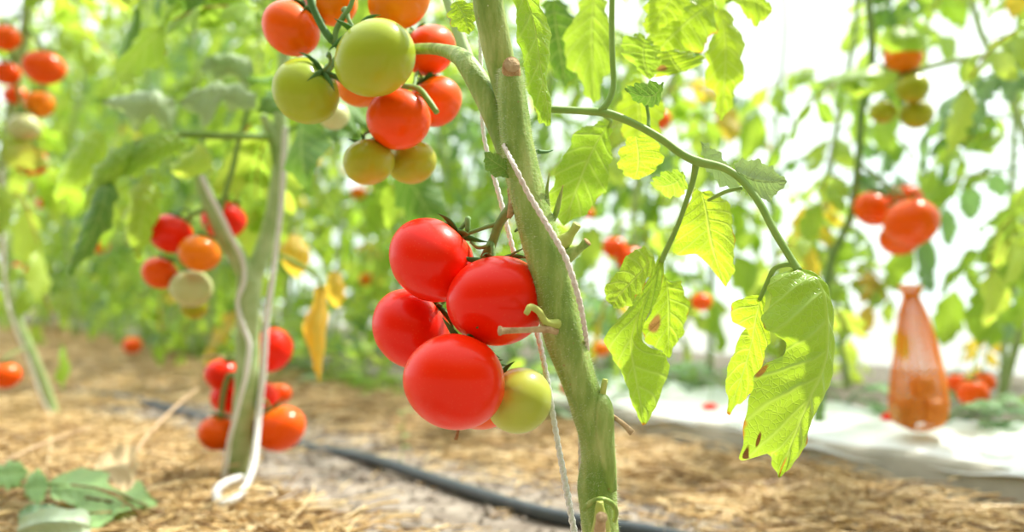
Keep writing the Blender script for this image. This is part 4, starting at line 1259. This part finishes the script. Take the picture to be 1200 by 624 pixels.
leaves_on(rp, Cr, 6, .2, .6, rb, (.5, .8), lambda px, py, d: av_bed(px, py, d) or (px > 985 and 190 < py < 310), mind=1.4)

# distant fruit, one by one
FAR = [
    (118, 289, 9, 2.9, 'tomato_redorange', 'tiny blurred orange tomato right of the far left truss'),
    (155, 405, 11, 2.7, 'tomato_redorange', 'blurred orange tomato just above the straw, left of the forked stem'),
    (84, 245, 10, 3.0, 'tomato_orange', 'blurred pale orange tomato among leaves under the far left truss'),
    (22, 315, 8, 3.2, 'tomato_red', 'small blurred red tomato at the left edge, half way down'),
    (50, 238, 7, 3.3, 'tomato_red', 'tiny red speck of a tomato below the single round red one'),
    (427, 452, 11, 2.9, 'tomato_redorange', 'blurred red tomato low at the foot of the bed, left of the big truss'),
    (434, 463, 9, 2.85, 'tomato_red', 'blurred small red tomato touching the ground, left of the big truss'),
    (420, 226, 9, 2.9, 'tomato_orange', 'blurred orange tomato under the small green ones of the upper truss'),
    (430, 328, 9, 3.0, 'tomato_orange', 'faint orange tomato left of the big front truss'),
    (720, 290, 14, 2.1, 'tomato_redorange', 'upper left one of the blurred red group right of the thick stem'),
    (738, 303, 16, 2.15, 'tomato_redorange', 'lower right one of the blurred red group right of the thick stem'),
    (751, 343, 8, 2.2, 'tomato_redorange', 'small red tomato glimpsed through the gap of the hanging leaf'),
    (822, 354, 12, 2.2, 'tomato_redorange', 'blurred orange-red tomato between the two hanging leaves'),
    (772, 140, 14, 1.9, 'tomato_redorange', 'blurred orange tomato above the long arching leaf stalk'),
    (706, 409, 10, 2.1, 'tomato_orange', 'blurred orange tomato right behind the thick stem'),
    (832, 481, 10, 2.1, 'tomato_red', 'small red tomato just above the white sheet, left of the drooping leaf'),
    (665, 455, 8, 2.0, 'tomato_red', 'red tomato sliver seen left of the thick stem beside the green one'),
    (1140, 461, 18, 1.52, 'tomato_redorange', 'red tomato hanging low at the right, biggest of its three'),
    (1122, 449, 12, 1.58, 'tomato_redorange', 'small red tomato at the left of the low right group'),
    (1153, 448, 13, 1.58, 'tomato_redorange', 'small red tomato at the right of the low right group'),
    (1045, 493, 12, 1.62, 'tomato_red', 'red tomato lying at the left foot of the orange net sack'),
    (790, 360, 6, 2.3, 'tomato_orange', 'tiny orange tomato glimpsed behind the spotted leaf'),
    (690, 250, 7, 2.6, 'tomato_orange', 'tiny orange tomato behind the shoots of the thick stem'),
]
for k, (px, py, r, d, mt, lb) in enumerate(FAR):
    if 640 < px < 850: d = 1.78
    att = None if py > 490 else (px + 8, py - r * 1.3 - 30, d + .12)
    tomato(px, py, r, d, mt, lb, 'scattered distant tomatoes', att, calyx=r > 11 and att is not None, seed=200 + k)

# ------------------------------------------------------------------ orange net sack standing on the bed
sb = G(1078, 506, .07)
sbc = np.array([sb[0], sb[1], .072])
ds = proj(sbc)[2]
H = 170 * ds / FPX
sack = thing('net_sack', 'tall orange mesh sack standing knotted on the bed at the right', 'sack', sbc)


def sack_surf(ns, nz, r0=1.0, thick=0):
    prof = [(0, .30), (.05, .95), (.2, 1.0), (.35, .9), (.55, .72), (.72, .55), (.86, .36), (.92, .22), (.96, .30), (1.0, .40)]
    zs, rs_ = zip(*prof)
    W = 33 * ds / FPX
    V, F = [], []
    for j in range(nz + 1):
        t = j / nz
        r = np.interp(t, zs, rs_) * W * r0
        for i in range(ns):
            a = 2 * math.pi * i / ns
            pl = 1 + .10 * math.sin(a * 7 + t * 3) * (.3 + t) + .05 * math.sin(a * 3 + 1)
            V.append(sbc + np.array([math.cos(a) * r * pl - .012 * t * t, math.sin(a) * r * pl * .8, t * H]))
    for j in range(nz):
        for i in range(ns):
            i2 = (i + 1) % ns
            # diamond mesh
            F.append((j * ns + i, j * ns + i2, (j + 1) * ns + i2))
            F.append((j * ns + i, (j + 1) * ns + i2, (j + 1) * ns + i))
    return V, F


net = obj('net', sack_surf(20, 26), M['sack'], sack)
wf = net.modifiers.new('strands', 'WIREFRAME')
wf.thickness = .0016
wf.use_replace = True
obj('tie', tube([sbc + np.array([math.cos(a) * .0095 - .011, math.sin(a) * .008, H * .915 + .002 * math.sin(a * 2)]) for a in np.linspace(0, 6.3, 14)], .0022, 3, 6), M['sack'], sack)
for k, (x, y, z, r) in enumerate(((-.018, 0, .026, .022), (.020, .006, .026, .021), (.002, -.004, .062, .018))):
    c = sbc + np.array([x, y, z])
    o = obj('bulb', tomato_geo(c, r, [0, 0, 1], .95, seed=300 + k, nu=24, nv=16), M['bulb'], None, loc=c)
    tag(o, ['brown bulb at the bottom left inside the orange net sack', 'brown bulb at the bottom right inside the orange net sack',
            'brown bulb lying on top of two others inside the orange net sack'][k], 'bulb', 'bulbs in the net sack')

# low bluish weeds along the bed edge
rw = np.random.default_rng(77)
for k in range(34):
    s = .15 + k * .16 + rw.uniform(-.05, .05) if k < 26 else rw.uniform(.2, 2.2)
    o_ = rw.uniform(1.0, 1.2)
    b = row(s, o_, .062 if o_ < 1.09 else .05)
    px, py, d = proj(b)
    if px < -80 or px > 1300: continue
    gs = []
    for q in range(int(rw.integers(6, 10))):
        a = rw.uniform(0, 6.28)
        L = rw.uniform(.035, .08)
        e = b + np.array([math.cos(a) * L, math.sin(a) * L, rw.uniform(.01, .05)])
        gs.append(tube([b, (b + e) / 2 + [0, 0, .01], e], .0012, 2, 5))
        gs.append(leaflet(e, e - b + [0, 0, -.01], [0, 0, 1], rw.uniform(.035, .06), rw.uniform(.03, .045), .5, .2, .15, 8, 2, 3, .15, int(rw.integers(1e6))))
    o = obj('weed', merge(*gs), M['leaf_blue' if rw.random() < .7 else 'leaf_mid'], None, loc=b)
    tag(o, 'low round-leaved blue-green weed at the bed edge behind the white sheet', 'weed', 'weeds along the bed edge')

_P = P
def P(px, py, d): return _P(px, py, d * .955)
for k in range(44):
    s = 1.15 + k * .075 + rw.uniform(-.02, .02)
    b = row(s, rw.uniform(.68, .78), .008)
    px, py, d = proj(b)
    gs = []
    for q in range(int(rw.integers(8, 13))):
        a = rw.uniform(0, 6.28)
        L = rw.uniform(.03, .07)
        e = b + np.array([math.cos(a) * L, math.sin(a) * L, rw.uniform(.02, .11)])
        gs.append(tube([b, (b + e) / 2 + [0, 0, .01], e], .0012, 2, 5))
        gs.append(leaflet(e, e - b + [0, 0, -.04], [0, 0, 1], rw.uniform(.04, .07), rw.uniform(.03, .045), .5, .2, .15, 8, 2, 3, .2, int(rw.integers(1e6))))
    o = obj('weed', merge(*gs), M['leaf_blue' if rw.random() < .35 else 'leaf_bed'], None, loc=b)
    tag(o, 'low green weed growing in the straw against the front of the edging', 'weed', 'weeds in front of the edging')

# ------------------------------------------------------------------ fallen leaves on the straw, lower left
fp = [(8, 572, 1.18), (60, 568, 1.14), (110, 578, 1.12), (160, 588, 1.10)]
fb = P(*fp[0])
fal = thing('fallen_leaf', 'wilted pale green leaf lying on the straw in the lower left corner', 'leaf', P(85, 585, 1.12))
obj('rachis', tube([P(*q) for q in fp], [.0018, .0018, .0016, .001], 6, 8), M['petiole'], fal)
FL = [
    ([(58, 566, 1.15), (84, 548, 1.18), (106, 554, 1.17), (128, 550, 1.17), (126, 570, 1.14), (150, 574, 1.14), (162, 566, 1.15), (184, 588, 1.12)],
     [(58, 573, 1.13), (80, 570, 1.12), (102, 574, 1.11), (124, 580, 1.105), (150, 587, 1.105), (184, 590, 1.12)],
     [(58, 580, 1.12), (72, 590, 1.10), (88, 592, 1.09), (84, 608, 1.07), (106, 618, 1.05), (128, 612, 1.06), (142, 600, 1.08), (184, 593, 1.11)]),
    ([(58, 570, 1.14), (48, 552, 1.16), (35, 556, 1.15), (28, 572, 1.14)], [(56, 574, 1.13), (48, 574, 1.13), (38, 574, 1.13), (29, 576, 1.13)], [(54, 580, 1.12), (46, 592, 1.10), (36, 588, 1.11), (29, 580, 1.13)]),
    ([(34, 552, 1.2), (18, 540, 1.2), (2, 545, 1.2), (-12, 552, 1.2)], [(32, 556, 1.19), (16, 556, 1.18), (2, 558, 1.18), (-12, 558, 1.18)], [(30, 562, 1.18), (16, 572, 1.16), (2, 572, 1.16), (-12, 564, 1.17)]),
]
for k, (l, mm, r) in enumerate(FL):
    obj('leaflet', leaf_lmr(l, mm, r, 26, 6, bulge=.12, seed=120 + k, serr=.003, quilt=.0015), M['leaf_fallen'], fal)
o = obj('fallen_leaf', leaf_lmr([(20, 612, 1.04), (38, 600, 1.03), (75, 596, 1.02), (102, 600, 1.02), (106, 612, 1.02)], [(18, 622, 1.03), (40, 614, 1.00), (70, 611, .99), (98, 612, 1.0), (107, 618, 1.01)],
                                [(18, 640, 1.02), (40, 646, .99), (72, 642, .98), (98, 634, .99), (107, 622, 1.01)], 34, 8, bulge=.25, seed=130, serr=.0003, quilt=.0006), M['leaf_sage'], None, loc=P(62, 625, 1.0))
tag(o, 'smooth rounded grey-green leaf cut by the bottom edge at left', 'leaf')
o = obj('fallen_leaf', leaf_lmr([(22, 600, 1.08), (35, 592, 1.08), (60, 592, 1.08), (78, 598, 1.08)], [(20, 606, 1.07), (38, 602, 1.06), (60, 600, 1.06), (80, 602, 1.07)],
                                [(20, 616, 1.06), (38, 614, 1.05), (60, 612, 1.05), (80, 608, 1.06)], 20, 5, bulge=.2, seed=131), M['leaf_blue'], None, loc=P(50, 605, 1.07))
tag(o, 'small dark blue-green leaf tucked behind the rounded grey-green one', 'leaf')
o = obj('fallen_leaf', leaf_lmr([(108, 545, 1.22), (130, 528, 1.24), (155, 522, 1.24), (164, 545, 1.22)], [(112, 550, 1.2), (132, 546, 1.2), (150, 550, 1.19), (160, 565, 1.18)],
                                [(120, 558, 1.19), (132, 566, 1.17), (145, 578, 1.16), (158, 582, 1.15)], 24, 6, bulge=.15, seed=132, serr=.003), M['leaf_dry'], None, loc=P(140, 550, 1.2))
tag(o, 'dry tan leaf standing in the straw behind the wilted green leaf', 'leaf')
o = obj('fallen_leaf', leaf_lmr([(138, 598, 1.1), (150, 600, 1.1), (160, 612, 1.09), (158, 628, 1.08)], [(138, 604, 1.09), (146, 610, 1.08), (152, 620, 1.07), (154, 630, 1.07)],
                                [(136, 612, 1.08), (140, 620, 1.07), (146, 628, 1.06), (152, 632, 1.06)], 18, 5, bulge=.1, seed=133), M['leaf_dry'], None, loc=P(148, 614, 1.08))
tag(o, 'small dry beige leaf at the bottom edge right of the wilted green leaf', 'leaf')
P = _P
q = G(738, 560, .02)
o = obj('paper_scrap', leaf_lmr([(722, 548, 1.45), (735, 540, 1.46), (750, 542, 1.46), (758, 552, 1.45)], [(722, 556, 1.44), (735, 553, 1.44), (748, 554, 1.43), (758, 558, 1.43)],
                                [(724, 564, 1.42), (736, 568, 1.4), (748, 568, 1.4), (757, 564, 1.42)], 16, 4, bulge=.2, seed=134), M['mulch_film'], None, loc=q)
tag(o, 'small crumpled white scrap on the straw right of the thick stem', 'scrap')

# tiny seedling by the hose
q = G(470, 545, 0)
gs = []
b = np.array([q[0], q[1], ground_h(q[0], q[1])])
tip = b + np.array([.004, 0, .085])
gs.append(tube([b, b + [.002, 0, .04], tip], .0008, 4, 6))
for a, z in ((0, .085), (2.2, .08), (4.2, .06), (1.2, .045), (5.5, .03)):
    gs.append(leaflet(b + [.003, 0, z], [math.cos(a), math.sin(a), .3], [0, 0, 1], .018, .010, .4, .2, .1, 8, 2, 2, .1, 5))
tag(obj('seedling', merge(*gs), M['leaf_fallen'], None, loc=b), 'tiny green seedling sprouting beside the black hose', 'seedling')

# ------------------------------------------------------------------ light
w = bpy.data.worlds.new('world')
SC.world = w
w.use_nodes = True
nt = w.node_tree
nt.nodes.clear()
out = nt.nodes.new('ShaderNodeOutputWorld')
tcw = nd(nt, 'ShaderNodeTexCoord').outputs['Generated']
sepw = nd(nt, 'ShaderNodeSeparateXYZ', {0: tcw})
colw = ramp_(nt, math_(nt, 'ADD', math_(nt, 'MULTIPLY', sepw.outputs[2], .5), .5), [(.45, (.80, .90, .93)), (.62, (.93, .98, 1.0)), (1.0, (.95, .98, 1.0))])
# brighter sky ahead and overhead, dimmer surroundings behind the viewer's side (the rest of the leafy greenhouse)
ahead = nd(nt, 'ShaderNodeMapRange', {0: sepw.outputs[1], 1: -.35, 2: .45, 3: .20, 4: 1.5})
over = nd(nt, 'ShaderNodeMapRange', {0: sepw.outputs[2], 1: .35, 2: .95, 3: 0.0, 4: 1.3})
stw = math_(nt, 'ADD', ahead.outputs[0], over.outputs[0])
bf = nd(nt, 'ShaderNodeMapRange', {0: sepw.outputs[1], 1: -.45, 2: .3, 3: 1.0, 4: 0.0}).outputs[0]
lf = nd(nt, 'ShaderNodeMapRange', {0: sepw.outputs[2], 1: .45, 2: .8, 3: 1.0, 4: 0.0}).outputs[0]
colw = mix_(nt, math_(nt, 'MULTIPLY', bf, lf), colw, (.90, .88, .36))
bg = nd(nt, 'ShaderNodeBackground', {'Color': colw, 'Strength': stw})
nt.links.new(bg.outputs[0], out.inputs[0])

sun_d = bpy.data.lights.new('sun', 'SUN')
sun_d.energy = 6.5
sun_d.angle = math.radians(2.5)
sun_d.color = (1.0, .95, .84)
sun = bpy.data.objects.new('sun', sun_d)
COL.objects.link(sun)
dirn = Vector((-.55, -.42, -1.0)).normalized()       # from the right, behind and high
sun.rotation_euler = dirn.to_track_quat('-Z', 'Y').to_euler()

SC.view_settings.view_transform = 'Standard'
SC.view_settings.look = 'None'
SC.view_settings.gamma = 1.0
SC.view_settings.use_curve_mapping = False
SC.view_settings.exposure = 0.28
try:
    SC.cycles.transparent_max_bounces = 12
    SC.cycles.max_bounces = 10
    SC.cycles.transmission_bounces = 8
except Exception:
    pass
